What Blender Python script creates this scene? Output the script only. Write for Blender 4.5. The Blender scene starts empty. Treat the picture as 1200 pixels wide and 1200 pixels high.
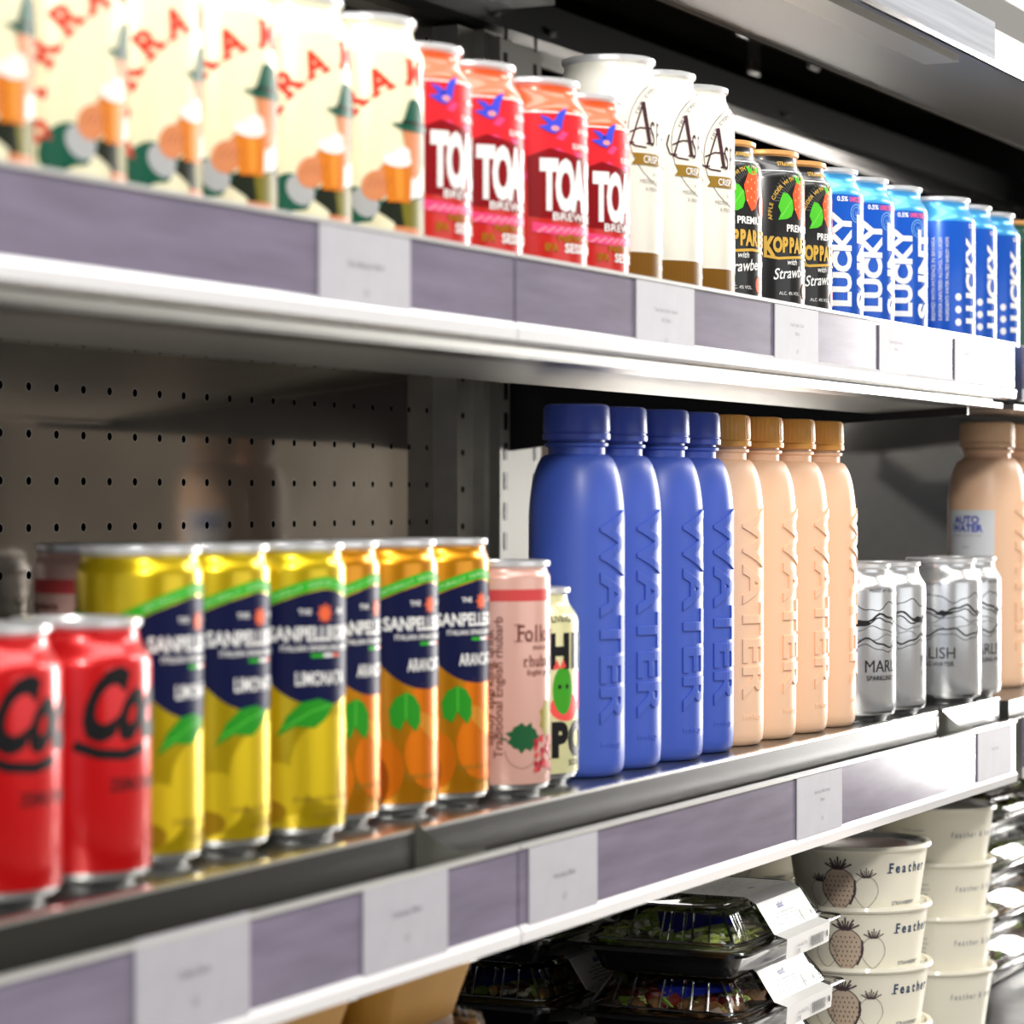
import bpy, bmesh, math, random
from mathutils import Vector, Matrix
random.seed(7)
PI = math.pi
C = bpy.context.scene.collection
# ------------------------------------------------------------------ camera
F = 3300.0
AL = math.atan(1600 / F)          # angle between view and the run of the shelves
EYE = 1.30
cam = bpy.data.objects.new('camera', bpy.data.cameras.new('camera')); C.objects.link(cam)
cam.location = (0, 0, EYE); cam.rotation_euler = (PI / 2, 0, AL - PI / 2)
cam.data.sensor_width = 36; cam.data.lens = F / 1200 * 36
cam.data.shift_y = -15 / 1200
cam.data.clip_start = .05; cam.data.clip_end = 60
cam.data.dof.use_dof = True; cam.data.dof.focus_distance = 1.92
cam.data.dof.aperture_fstop = 9.5
bpy.context.scene.camera = cam
# ------------------------------------------------------------------ world, light, exposure
w = bpy.data.worlds.new('world'); bpy.context.scene.world = w; w.use_nodes = True
w.node_tree.nodes['Background'].inputs[0].default_value = (.80, .86, 1.0, 1)
w.node_tree.nodes['Background'].inputs[1].default_value = .6
vs = bpy.context.scene.view_settings
vs.view_transform = 'Standard'; vs.look = 'None'; vs.exposure = 0.0; vs.gamma = 1; vs.use_curve_mapping = False
def area(name, loc, target, sx, sy, power, col=(1, 1, 1), spread=PI):
    l = bpy.data.lights.new(name, 'AREA'); l.shape = 'RECTANGLE'; l.size = sx; l.size_y = sy
    l.energy = power; l.color = col; l.spread = spread
    o = bpy.data.objects.new(name, l); C.objects.link(o); o.location = loc
    o.rotation_euler = (Vector(target) - Vector(loc)).to_track_quat('-Z', 'Y').to_euler()
    return o
# daylight through the shop window at the far end of the aisle, LED tube of the case canopy, ceiling panel and spot, two added fill lights
area('window_daylight', (6.9, -.52, 1.66), (0, -.52, 1.66), .56, 2.1, 230, (1, .97, .93))
area('canopy_tube', (1.45, .628, EYE + .316), (1.45, .70, EYE - .2), 1.5, .03, 1.4, (1, .98, .95))
area('ceiling_panel_light', (1.2, -.55, 2.72), (1.2, -.2, 0), 2.4, .5, 34, (1, .97, .93))
area('added_far_fill', (4.3, -1.3, 2.78), (4.3, -1.1, 0), 2.0, .5, 75, (1, .97, .93))  # added fill brightening the end wall and right-hand side, no known panel
area('added_aisle_fill', (1.6, -2.7, 1.35), (1.6, .6, 1.1), 2.6, .9, 11, (.96, .98, 1))  # added low fill for the salad boxes, no known case opposite
area('ceiling_spot_light', (-.75, -1.0, 2.6), (1.4, .7, 1.25), .22, .22, 46, (1, .97, .92))

# ------------------------------------------------------------------ helpers
def P(px, D):                                    # point of a line at distance D that lies in the direction px
    return D / math.tan(AL - math.atan((px - 600) / F))
def edge(px, D, r):                              # centre of a round thing whose right outline lies at px
    ph = AL - math.atan((px - 600) / F); s = D / math.tan(ph)
    for i in range(20):
        s = D / math.tan(ph + math.asin(r / math.hypot(s, D)))
    return s
def turn(px, s, D, r, u0=0.0):                   # rotation so that the print position u0 (mm) faces the direction px
    ph = AL - math.atan((px - 600) / F); R = math.hypot(s, D); th = math.atan2(D, s)
    q = max(-.98, min(.98, R * math.sin(th - ph) / r))
    return math.atan2(-s, D) + math.asin(q) - u0 / 1000 / r
def tag(o, label=None, cat=None, group=None, kind=None):
    if label: o['label'] = label
    if cat: o['category'] = cat
    if group: o['group'] = group
    if kind: o['kind'] = kind
    return o
def empty(name, loc=(0, 0, 0), rz=0):
    o = bpy.data.objects.new(name, None); C.objects.link(o); o.location = loc; o.rotation_euler = (0, 0, rz)
    o.empty_display_size = .02
    return o
def link(name, bm, mats, parent=None, smooth=False):
    me = bpy.data.meshes.new(name); bm.to_mesh(me); bm.free()
    for m in (mats if isinstance(mats, (list, tuple)) else [mats]): me.materials.append(m)
    if smooth:
        for p in me.polygons: p.use_smooth = True
        me.set_sharp_from_angle(angle=math.radians(40))
    o = bpy.data.objects.new(name, me); C.objects.link(o)
    if parent: o.parent = parent
    return o
def copy_tree(o, parent=None):
    c = o.copy(); C.objects.link(c); c.parent = parent
    for ch in list(o.children): copy_tree(ch, c)
    return c
_m = {}
def mat(name, col, rough=.5, metal=0.0, noise=0.0, scale=30, stretch=None, bump=0.0, coat=0.0, spec=.5, sss=0.0, em=0.0, cr=.05):
    if name in _m: return _m[name]
    m = bpy.data.materials.new(name); m.use_nodes = True; nt = m.node_tree; b = nt.nodes['Principled BSDF']
    b.inputs['Base Color'].default_value = (*col, 1); b.inputs['Roughness'].default_value = rough
    b.inputs['Metallic'].default_value = metal; b.inputs['Specular IOR Level'].default_value = spec
    b.inputs['Coat Weight'].default_value = coat; b.inputs['Coat Roughness'].default_value = cr
    if em: b.inputs['Emission Color'].default_value = (*col, 1); b.inputs['Emission Strength'].default_value = em
    if sss: b.inputs['Subsurface Weight'].default_value = sss; b.inputs['Subsurface Scale'].default_value = .004
    if noise or bump:
        tc = nt.nodes.new('ShaderNodeTexCoord'); mp = nt.nodes.new('ShaderNodeMapping'); n = nt.nodes.new('ShaderNodeTexNoise')
        n.inputs['Scale'].default_value = scale; n.inputs['Detail'].default_value = 5
        if stretch: mp.inputs['Scale'].default_value = stretch
        nt.links.new(tc.outputs['Object'], mp.inputs[0]); nt.links.new(mp.outputs[0], n.inputs['Vector'])
        if noise:
            r = nt.nodes.new('ShaderNodeMapRange'); r.inputs[3].default_value = 1 - noise; r.inputs[4].default_value = 1 + noise
            r.inputs[1].default_value = .3; r.inputs[2].default_value = .7
            v = nt.nodes.new('ShaderNodeVectorMath'); v.operation = 'SCALE'; v.inputs[0].default_value = col
            nt.links.new(n.outputs[0], r.inputs[0]); nt.links.new(r.outputs[0], v.inputs['Scale']); nt.links.new(v.outputs[0], b.inputs['Base Color'])
        if bump:
            bp = nt.nodes.new('ShaderNodeBump'); bp.inputs['Strength'].default_value = bump; bp.inputs['Distance'].default_value = .002
            nt.links.new(n.outputs[0], bp.inputs['Height']); nt.links.new(bp.outputs[0], b.inputs['Normal'])
    _m[name] = m
    return m
def clear(name, tint=(1, 1, 1), rough=.04, ior=1.5, gloss=1.0):      # thin clear plastic
    if name in _m: return _m[name]
    m = bpy.data.materials.new(name); m.use_nodes = True; nt = m.node_tree; nt.nodes.clear()
    o = nt.nodes.new('ShaderNodeOutputMaterial'); t = nt.nodes.new('ShaderNodeBsdfTransparent'); g = nt.nodes.new('ShaderNodeBsdfGlossy')
    f = nt.nodes.new('ShaderNodeFresnel'); mx = nt.nodes.new('ShaderNodeMixShader'); f.inputs[0].default_value = ior
    t.inputs[0].default_value = (*tint, 1); g.inputs['Roughness'].default_value = rough; g.inputs[0].default_value = (gloss, gloss, gloss, 1)
    nt.links.new(f.outputs[0], mx.inputs[0]); nt.links.new(t.outputs[0], mx.inputs[1]); nt.links.new(g.outputs[0], mx.inputs[2]); nt.links.new(mx.outputs[0], o.inputs[0])
    _m[name] = m
    return m
def box(bm, x0, x1, y0, y1, z0, z1, mi=0):
    vs_ = [bm.verts.new(p) for p in ((x0, y0, z0), (x1, y0, z0), (x1, y1, z0), (x0, y1, z0), (x0, y0, z1), (x1, y0, z1), (x1, y1, z1), (x0, y1, z1))]
    for q in ((3, 2, 1, 0), (4, 5, 6, 7), (0, 1, 5, 4), (1, 2, 6, 5), (2, 3, 7, 6), (3, 0, 4, 7)):
        bm.faces.new([vs_[i] for i in q]).material_index = mi
def bevel(bm, d, seg=2):
    bmesh.ops.bevel(bm, geom=[e for e in bm.edges if e.calc_face_angle(0) > .6], offset=d, segments=seg, affect='EDGES', profile=.6)
def prism_x(bm, pts, x0, x1, mi=0):              # closed (y, z) outline extruded along x
    a = [bm.verts.new((x0, y, z)) for y, z in pts]; b = [bm.verts.new((x1, y, z)) for y, z in pts]; n = len(pts)
    for i in range(n): bm.faces.new((a[i], a[(i + 1) % n], b[(i + 1) % n], b[i])).material_index = mi
    bm.faces.new(a[::-1]).material_index = mi; bm.faces.new(b).material_index = mi
    bmesh.ops.recalc_face_normals(bm, faces=bm.faces)
def lathe(bm, prof, seg=48, mis=None, a0=0.0):
    rings = []
    for r, z in prof:
        if r < 1e-6: rings.append([bm.verts.new((0, 0, z))])
        else: rings.append([bm.verts.new((r * math.cos(a0 + 2 * PI * i / seg), r * math.sin(a0 + 2 * PI * i / seg), z)) for i in range(seg)])
    for k in range(len(prof) - 1):
        A, B = rings[k], rings[k + 1]; mi = mis[k] if mis else 0
        for i in range(seg):
            j = (i + 1) % seg
            if len(A) == 1 and len(B) == 1: continue
            if len(A) == 1: f = bm.faces.new((A[0], B[j], B[i]))
            elif len(B) == 1: f = bm.faces.new((A[i], A[j], B[0]))
            else: f = bm.faces.new((A[i], A[j], B[j], B[i]))
            f.material_index = mi
def tube(bm, pts, r, seg=8, closed=False):
    rings = []; n = len(pts); pts = [Vector(p) for p in pts]
    for i, p in enumerate(pts):
        d = (pts[(i + 1) % n] - pts[i - 1]) if closed else (pts[min(i + 1, n - 1)] - pts[max(i - 1, 0)])
        q = d.to_track_quat('Z', 'Y')
        rings.append([bm.verts.new(p + q @ Vector((r * math.cos(2 * PI * k / seg), r * math.sin(2 * PI * k / seg), 0))) for k in range(seg)])
    for i in range(n if closed else n - 1):
        A, B = rings[i], rings[(i + 1) % n]
        for k in range(seg): bm.faces.new((A[k], A[(k + 1) % seg], B[(k + 1) % seg], B[k]))
    if not closed: bm.faces.new(rings[0][::-1]); bm.faces.new(rings[-1])

# ------------------------------------------------------------------ printed art: flat shapes in mm, then wrapped round the can
_t = {}
def glyphs(s, off=0.0, ext=0.0, bev=0.0, space=1.0):
    k = (s, off, ext, bev, space)
    if k not in _t:
        cu = bpy.data.curves.new('t', 'FONT'); cu.body = s; cu.size = 1; cu.offset = off; cu.extrude = ext; cu.bevel_depth = bev
        cu.align_x = 'CENTER'; cu.space_character = space; cu.resolution_u = 3; cu.bevel_resolution = 1
        o = bpy.data.objects.new('t', cu); C.objects.link(o)
        me = bpy.data.meshes.new_from_object(o.evaluated_get(bpy.context.evaluated_depsgraph_get()))
        V = [tuple(v.co) for v in me.vertices]; Fc = [tuple(p.vertices) for p in me.polygons]
        bpy.data.objects.remove(o); bpy.data.curves.remove(cu); bpy.data.meshes.remove(me)
        _t[k] = (V, Fc)
    return _t[k]
class Art:
    def __init__(s): s.bm = bmesh.new(); s.mats = []
    def mi(s, m):
        if m not in s.mats: s.mats.append(m)
        return s.mats.index(m)
    def poly(s, m, pts, lay=1):
        try: f = s.bm.faces.new([s.bm.verts.new((x, y, lay)) for x, y in pts])
        except ValueError: return
        f.material_index = s.mi(m)
        if f.normal.z < 0: f.normal_flip()
        f.normal_update()
    def ell(s, m, x, y, a, b, lay=1, rot=0, n=20, t0=0, t1=360):
        c, q = math.cos(math.radians(rot)), math.sin(math.radians(rot)); pts = []
        for i in range(n):
            t = math.radians(t0 + (t1 - t0) * i / (n if t1 - t0 >= 360 else n - 1)); ex, ey = a * math.cos(t), b * math.sin(t)
            pts.append((x + ex * c - ey * q, y + ex * q + ey * c))
        s.poly(m, pts, lay)
    def rect(s, m, x0, x1, y0, y1, lay=1): s.poly(m, [(x0, y0), (x1, y0), (x1, y1), (x0, y1)], lay)
    def line(s, m, pts, w, lay=1):
        for (x0, y0), (x1, y1) in zip(pts, pts[1:]):
            d = math.hypot(x1 - x0, y1 - y0) or 1; nx, ny = -(y1 - y0) / d * w / 2, (x1 - x0) / d * w / 2
            ex, ey = (x1 - x0) / d * w * .2, (y1 - y0) / d * w * .2
            s.poly(m, [(x0 - ex - nx, y0 - ey - ny), (x1 + ex - nx, y1 + ey - ny), (x1 + ex + nx, y1 + ey + ny), (x0 - ex + nx, y0 - ey + ny)], lay)
    def ring(s, m, x, y, r, w, lay=1, t0=0, t1=360, n=30):
        s.line(m, [(x + r * math.cos(math.radians(t0 + (t1 - t0) * i / n)), y + r * math.sin(math.radians(t0 + (t1 - t0) * i / n))) for i in range(n + 1)], w, lay)
    def text(s, m, t, x, y, size, sx=1.0, rot=0, off=0.0, shear=0.0, lay=2, z=(0, 0), space=1.0, fit=None):
        V, Fc = glyphs(t, off, z[0] / size if z[0] else 0, z[1] / size if z[1] else 0, space)
        if fit:                                             # width in mm
            xs = [v[0] for v in V]; sx = fit / ((max(xs) - min(xs)) * size)
        c, q = math.cos(math.radians(rot)), math.sin(math.radians(rot))
        vv = []
        for a, b, e in V:
            b = b - .36; a = (a + shear * b) * sx * size; b *= size
            vv.append(s.bm.verts.new((x + a * c - b * q, y + a * q + b * c, lay + e * size * 10)))
        k = s.mi(m)
        for f in Fc:
            if len(set(f)) < 3: continue
            try: s.bm.faces.new([vv[i] for i in f]).material_index = k
            except ValueError: pass
    def arc(s, m, t, cx, cy, r, a_mid, step, size, lay=2, off=.02, slab=0):
        n = len(t)
        for i, ch in enumerate(t):
            a = a_mid - (i - (n - 1) / 2) * step
            if ch != ' ':
                x, y = cx + r * math.cos(math.radians(a)), cy + r * math.sin(math.radians(a))
                s.text(m, ch, x, y, size, rot=a - 90, off=off, lay=lay)
                if slab:
                    c, q = math.cos(math.radians(a - 90)), math.sin(math.radians(a - 90))
                    for ox, oy in slab.get(ch, ()):
                        pts = []
                        for dx, dy in ((-.16, -.035), (.16, -.035), (.16, .035), (-.16, .035)):
                            X, Y = (ox + dx) * size, (oy + dy) * size; pts.append((x + X * c - Y * q, y + X * q + Y * c))
                        s.poly(m, pts, lay)
    def wrap(s, name, rfun, parent, step=3.0, eps=.00012, vstep=None, smooth=False, full=True):
        bm = s.bm; xs = [v.co.x for v in bm.verts]; ys = [v.co.y for v in bm.verts]
        k = math.ceil(min(xs) / step)
        while k * step < max(xs):
            bmesh.ops.bisect_plane(bm, geom=bm.verts[:] + bm.edges[:] + bm.faces[:], dist=1e-4, plane_co=(k * step, 0, 0), plane_no=(1, 0, 0)); k += 1
        if vstep:
            k = math.ceil(min(ys) / vstep)
            while k * vstep < max(ys):
                bmesh.ops.bisect_plane(bm, geom=bm.verts[:] + bm.edges[:] + bm.faces[:], dist=1e-4, plane_co=(0, k * vstep, 0), plane_no=(0, 1, 0)); k += 1
        R0 = rfun(0.06)
        for v in bm.verts:
            u, z, l = v.co; z /= 1000; r = rfun(z) + l * eps; a = u / 1000 / R0
            v.co = (r * math.sin(a), -r * math.cos(a), z)
        return link(name, bm, s.mats, parent, smooth)
def prof_r(prof):
    def f(z):
        for (r0, z0), (r1, z1) in zip(prof, prof[1:]):
            if z0 <= z <= z1 and z1 > z0: return r0 + (r1 - r0) * (z - z0) / (z1 - z0)
        return max(r for r, z in prof)
    return f

# ------------------------------------------------------------------ materials
SS = mat('brushed_steel', (.42, .41, .40), .28, 1, .12, 60, (1, 1, 12))
SSD = mat('dark_steel_shelf', (.20, .20, .19), .32, 1, .15, 40, (1, 1, 8))
BLACKM = mat('black_metal', (.012, .012, .013), .35, .2)
ALU = mat('can_aluminium', (.72, .73, .74), .22, 1)
RIM = mat('can_rim', (.78, .79, .80), .3, .55)
GOLDR = mat('gold_rim', (.90, .45, .15), .35, .4)
WHITEP = mat('white_ink', (.85, .85, .83), .35)
BLACKP = mat('black_ink', (.008, .008, .009), .4, spec=.2)
STRIP = mat('ticket_strip_plastic', (.195, .172, .240), .13, 0, .14, 14, (1, 1, 8), coat=.2, cr=.08)
STRIPW = mat('strip_white_edge', (.78, .78, .80), .2, coat=.5)
PAPER = mat('ticket_paper', (.37, .36, .40), .55, 0, .04, 60, spec=.25)
INKG = mat('ticket_grey_print', (.16, .15, .18), .5)

# ------------------------------------------------------------------ the room
def struct(name, bm, m): o = link(name, bm, m); o['kind'] = 'structure'; return o
b = bmesh.new(); box(b, -2.5, 7.2, -2.9, 1.5, -.05, 0); struct('floor', b, mat('floor_tiles', (.42, .39, .35), .35, 0, .2, 3))
b = bmesh.new(); box(b, -2.5, 7.2, -2.9, 1.5, 2.85, 2.9); struct('ceiling', b, mat('brown_ceiling', (.055, .030, .014), .6, 0, .4, 5, (1, 8, 1)))
b = bmesh.new(); box(b, -2.5, 7.2, 1.3, 1.5, 0, 2.85); struct('wall_left', b, mat('shop_wall', (.10, .085, .07), .7, 0, .2, 4))
b = bmesh.new(); box(b, -2.5, 7.2, -2.95, -2.9, 0, 2.85); struct('wall_right', b, mat('far_wall', (.09, .08, .07), .6, 0, .5, 3))
b = bmesh.new()
box(b, 7.0, 7.2, -2.9, 1.3, 0, .56); box(b, 7.0, 7.2, -2.9, 1.3, 2.75, 2.85); box(b, 7.0, 7.2, -.2, 1.3, .56, 2.75); box(b, 7.0, 7.2, -2.9, -.82, .56, 2.75)
struct('wall_end', b, mat('end_wall_paint', (.26, .24, .21), .6, 0, .3, 2))
b = bmesh.new()
for y in (-.84, -.24): box(b, 6.92, 7.0, y, y + .04, .56, 2.75)
for z in (.56, 2.71): box(b, 6.92, 7.0, -.84, -.2, z, z + .04)
struct('window_1', b, mat('window_frame', (.05, .05, .05), .4))

# ------------------------------------------------------------------ the display case
DE, DL, DB = .644, .633, 1.114                   # shelf edge, ticket strip, back panel
def H(mm): return EYE + mm / 1000
case = empty('display_case', (2.0, .9, 0))
tag(case, 'dark stainless steel refrigerated display case with perforated back panel behind the drinks', 'display case')
def part(name, bm, m, parent=case, smooth=False):
    o = link(name, bm, m, parent, smooth)
    if parent is case: o.matrix_parent_inverse = Matrix.Translation((-2.0, -.9, 0))
    return o
def steel_panel(name, holes, col, rough):
    m = bpy.data.materials.new(name); m.use_nodes = True; nt = m.node_tree; B = nt.nodes['Principled BSDF']; N = nt.nodes.new; L = nt.links.new
    B.inputs['Metallic'].default_value = .75
    tc = N('ShaderNodeTexCoord'); n = N('ShaderNodeTexNoise'); n.inputs['Scale'].default_value = 5; n.inputs['Detail'].default_value = 8; n.inputs['Roughness'].default_value = .7
    L(tc.outputs['Object'], n.inputs['Vector'])
    r1 = N('ShaderNodeMapRange'); r1.inputs[1].default_value = .35; r1.inputs[2].default_value = .75; r1.inputs[3].default_value = rough * .7; r1.inputs[4].default_value = rough * 1.9
    L(n.outputs[0], r1.inputs[0]); L(r1.outputs[0], B.inputs['Roughness'])
    # smears and dust specks
    d = N('ShaderNodeTexNoise'); d.inputs['Scale'].default_value = 210; d.inputs['Detail'].default_value = 2; L(tc.outputs['Object'], d.inputs['Vector'])
    r2 = N('ShaderNodeMapRange'); r2.inputs[1].default_value = .70; r2.inputs[2].default_value = .76; L(d.outputs[0], r2.inputs[0])
    mx = N('ShaderNodeMixRGB'); mx.inputs[1].default_value = (*col, 1); mx.inputs[2].default_value = (.45, .45, .43, 1); L(r2.outputs[0], mx.inputs[0])
    last = mx.outputs[0]
    if not holes: B.inputs['Metallic'].default_value = 1.0
    if holes:
        ph, x0, pv, z0 = holes
        sp = N('ShaderNodeSeparateXYZ'); L(tc.outputs['Object'], sp.inputs[0])
        def cell(sock, p, o):
            a = N('ShaderNodeMath'); a.operation = 'SUBTRACT'; L(sock, a.inputs[0]); a.inputs[1].default_value = o - p / 2
            c = N('ShaderNodeMath'); c.operation = 'FLOORED_MODULO'; L(a.outputs[0], c.inputs[0]); c.inputs[1].default_value = p
            e = N('ShaderNodeMath'); e.operation = 'SUBTRACT'; L(c.outputs[0], e.inputs[0]); e.inputs[1].default_value = p / 2
            return e
        ex, ez = cell(sp.outputs[0], ph, x0), cell(sp.outputs[2], pv, z0)
        cb = N('ShaderNodeCombineXYZ'); L(ex.outputs[0], cb.inputs[0]); L(ez.outputs[0], cb.inputs[2])
        ln = N('ShaderNodeVectorMath'); ln.operation = 'LENGTH'; L(cb.outputs[0], ln.inputs[0])
        def less(t, soft=.0004):
            q = N('ShaderNodeMapRange'); L(ln.outputs['Value'], q.inputs[0]); q.inputs[1].default_value = t; q.inputs[2].default_value = t + soft; q.inputs[3].default_value = 1; q.inputs[4].default_value = 0
            return q.outputs[0]
        rg = N('ShaderNodeMath'); rg.operation = 'MULTIPLY'; L(less(.0036), rg.inputs[0]); L(n.outputs[0], rg.inputs[1])
        m1 = N('ShaderNodeMixRGB'); m1.inputs[2].default_value = (.8, .8, .78, 1); L(rg.outputs[0], m1.inputs[0]); L(last, m1.inputs[1])
        hole = less(.0026)
        m2 = N('ShaderNodeMixRGB'); m2.inputs[2].default_value = (.001, .001, .001, 1); L(hole, m2.inputs[0]); L(m1.outputs[0], m2.inputs[1])
        last = m2.outputs[0]
        iv = N('ShaderNodeMath'); iv.operation = 'MULTIPLY_ADD'; L(hole, iv.inputs[0]); iv.inputs[1].default_value = -.75; iv.inputs[2].default_value = .75; L(iv.outputs[0], B.inputs['Metallic'])
        iv2 = N('ShaderNodeMath'); iv2.operation = 'MULTIPLY_ADD'; L(hole, iv2.inputs[0]); iv2.inputs[1].default_value = -.5; iv2.inputs[2].default_value = .5; L(iv2.outputs[0], B.inputs['Specular IOR Level'])
    L(last, B.inputs['Base Color'])
    return m
SEAM = P(585, 1.105)                             # where the two bays of the case meet
hx0 = P(33.7, DB); hp = (P(392, DB) - hx0) / 13
PEG = steel_panel('perforated_steel', (hp, hx0, .0316, H(43.9)), (.52, .47, .41), .055)
PLAIN = steel_panel('plain_dark_steel', None, (.30, .28, .26), .022)
b = bmesh.new(); box(b, .3, SEAM, DB, DB + .02, .3, 1.95); tag(part('back_panel', b, PEG), 'perforated steel panel with rows of small holes')
b = bmesh.new(); box(b, SEAM, 4.6, DB, DB + .02, .3, 1.95); tag(part('back_panel', b, PLAIN), 'plain dark steel panel')
# dark channel along the upper back with bolts, and a bracket
b = bmesh.new(); prism_x(b, [(DB, H(452)), (DB - .035, H(446)), (DB - .035, H(412)), (DB - .02, H(408)), (DB, H(408))], 1.2, 4.6); part('rear_rail', b, BLACKM)
for px in (575, 640, 915):
    b = bmesh.new(); bmesh.ops.create_cone(b, cap_ends=True, segments=12, radius1=.004, radius2=.003, depth=.006, matrix=Matrix.Translation((P(px, DB - .03), DB - .038, H(420))) @ Matrix.Rotation(PI / 2, 4, 'X'))
    part('bolt', b, ALU)
b = bmesh.new(); x = P(952, 1.08); box(b, x - .014, x + .014, 1.076, 1.08, H(484), H(524)); box(b, x - .05, x + .014, 1.076, DB, H(522), H(526)); bevel(b, .001, 1)
part('hanging_bracket', b, mat('zinc_bracket', (.45, .45, .42), .4, .3))
b = bmesh.new(); bmesh.ops.create_uvsphere(b, u_segments=12, v_segments=8, radius=.006, matrix=Matrix.Translation((x, 1.075, H(494)))); part('bolt', b, ALU)
b = bmesh.new(); box(b, P(563, 1.06), P(626, 1.06), 1.04, DB, H(432), H(500)); bevel(b, .004); part('junction_box', b, mat('off_white_plastic', (.6, .6, .57), .4))
b = bmesh.new(); box(b, 4.6, 4.62, .60, 1.134, .3, 1.95); bevel(b, .003); part('end_light_block', b, SSD)  # unseen, added to keep window light out of the open end
# slotted upright and its plates at the seam
b = bmesh.new()
box(b, P(536, 1.09), P(560, 1.09), 1.09, DB, .3, H(405)); box(b, P(561.5, 1.085), P(582, 1.085), 1.08, DB, .3, H(405)); bevel(b, .0012, 1)
part('upright', b, mat('satin_aluminium', (.66, .65, .58), .45, .55, .1, 30))
b = bmesh.new()
for i in range(-8, 10):
    xx = P(542, 1.09); m4 = Matrix.Translation((xx, 1.0898, H(43.9 + i * 31.6 - 4))) @ Matrix.Rotation(PI / 2, 4, 'X')
    bmesh.ops.create_cone(b, cap_ends=True, segments=12, radius1=.0027, radius2=.0027, depth=.001, matrix=m4)
tag(part('rivet_hole', b, BLACKP), kind='stuff')
b = bmesh.new(); xa, xb, xc = P(586, 1.07), P(601, 1.07), P(640, 1.07)
box(b, xa, xb, 1.07, DB, .3, H(400)); box(b, xb + .004, xc, 1.075, DB, .3, H(400))
tag(part('slotted_post', b, mat('pale_steel', (.46, .45, .40), .5, .2)), 'pale slotted steel post')
b = bmesh.new()
for i in range(-14, 16):
    z = H(i * 26 + 8); box(b, xa + (xb - xa) * .3, xa + (xb - xa) * .55, 1.0694, 1.0699, z, z + .015); box(b, xb + .004 + (xc - xb) * .72, xb + .004 + (xc - xb) * .80, 1.0744, 1.0749, z, z + .015)
tag(part('post_slot', b, BLACKP), kind='stuff')
# canopy above the top shelf: housing, lens, chrome rail, outer fascia
b = bmesh.new(); prism_x(b, [(.594, H(324)), (.594, H(352)), (.66, H(420)), (.66, H(655)), (1.11, H(655)), (1.11, H(645)), (.72, H(645)), (.72, H(330)), (.63, H(324))], .3, 4.6)  # tall unseen back and roof are added to block window reflections
part('canopy', b, mat('canopy_steel', (.26, .26, .25), .45, .4, spec=.2))
b = bmesh.new(); box(b, .3, 4.6, .7204, .7225, H(328), H(644)); part('added_dark_baffle', b, mat('brown_baffle', (.055, .042, .028), .7, 0, .6, 3, spec=.1))  # added dark sheet to damp the bright band reflected in the back panel
b = bmesh.new(); box(b, .3, P(1160, .59), .586, .594, H(320), H(352)); bevel(b, .001, 1); part('fascia', b, mat('fascia_alu', (.24, .26, .30), .6, .1, .3, 12, (.3, 1, 14), spec=.15))
b = bmesh.new(); box(b, .3, 4.6, .583, .586, H(318), H(322)); part('chrome_rail', b, mat('chrome', (.85, .85, .87), .08, 1))
b = bmesh.new(); box(b, .3, P(1126, .60), .602, .627, H(318), H(324)); bevel(b, .002, 2); part('light_lens', b, mat('lens', (.42, .41, .36), .35))

# ------------------------------------------------------------------ shelves
def shelf(name, label, x0, x1, zt, style, liner=True):
    t = empty(name, ((x0 + x1) / 2, .87, H(zt))); tag(t, label, 'shelf')
    def pt(n, bm, m, sm=False):
        o = link(n, bm, m, t, sm); o.matrix_parent_inverse = Matrix.Translation((-(x0 + x1) / 2, -.87, -H(zt))); return o
    b = bmesh.new(); zs = H(zt)
    if style == 'top': prism_x(b, [(DL + .0065, zs - .004), (DL + .0065, zs), (.757, zs), (1.10, zs + .038), (1.10, zs + .035), (.757, zs - .003), (.64, zs - .004)], x0, x1)
    else: prism_x(b, [(DE, zs - .018), (DE, zs), (1.06, zs), (1.06, zs - .003), (.70, zs - .003), (.70, zs - .018)], x0, x1)
    pt('tray', b, SSD)
    return t, pt
TOPZ, MIDZ, LOWZ = 78, -166, -447
xe = P(1184, DL)                                 # end of this run of shelves
def run(name, label, x0, x1, z, lt, lb, top, mats=None, joint=None):
    t, pt = shelf(name, label, x0, x1, z, 'top' if top else 'mid')
    b = bmesh.new()
    prism_x(b, [(DL, H(lb)), (DL + .004, H(lb) - .0015), (DL + .006, H(lb)), (DL + .006, H(lt)), (DL, H(lt))], x0, x1)
    pt('front_rail', b, SS)
    segs = [(x0, x1)] if joint is None else [(x0, joint - .0015), (joint + .0015, x1)]
    for a, c in segs:
        b = bmesh.new(); box(b, a, c, DL - .003, DL, H(lb) + .009, H(lt)); bevel(b, .0008, 1); pt('price_strip', b, STRIP)
        b = bmesh.new(); prism_x(b, [(DL - .0045, H(lb)), (DL + .0, H(lb) - .001), (DL, H(lb) + .0085), (DL - .003, H(lb) + .009), (DL - .0055, H(lb) + .006)], a, c); tag(pt('strip_edge', b, STRIPW), 'glossy white lower edge of the strip')
        b = bmesh.new(); box(b, a, c, DL - .0045, DL + .001, H(lt) - .0005, H(lt) + .0015); pt('strip_top_edge', b, mat('clear_edge', (.55, .55, .53), .2, coat=.5))
    return t, pt
t, pt = run('upper_shelf', 'upper shelf with grey ticket strip, carrying the beer and cider cans', .45, xe, TOPZ, 125, 82, True, joint=P(597, DL))
b = bmesh.new(); prism_x(b, [(DL + .006, H(80)), (DL + .006, H(76)), (.741, H(70)), (.745, H(71)), (.745, H(75)), (.66, H(75)), (.66, H(79.9))][:-2], .45, xe - .03); pt('underside_flange', b, mat('flange_steel', (.46, .46, .43), .38, .85))
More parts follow.
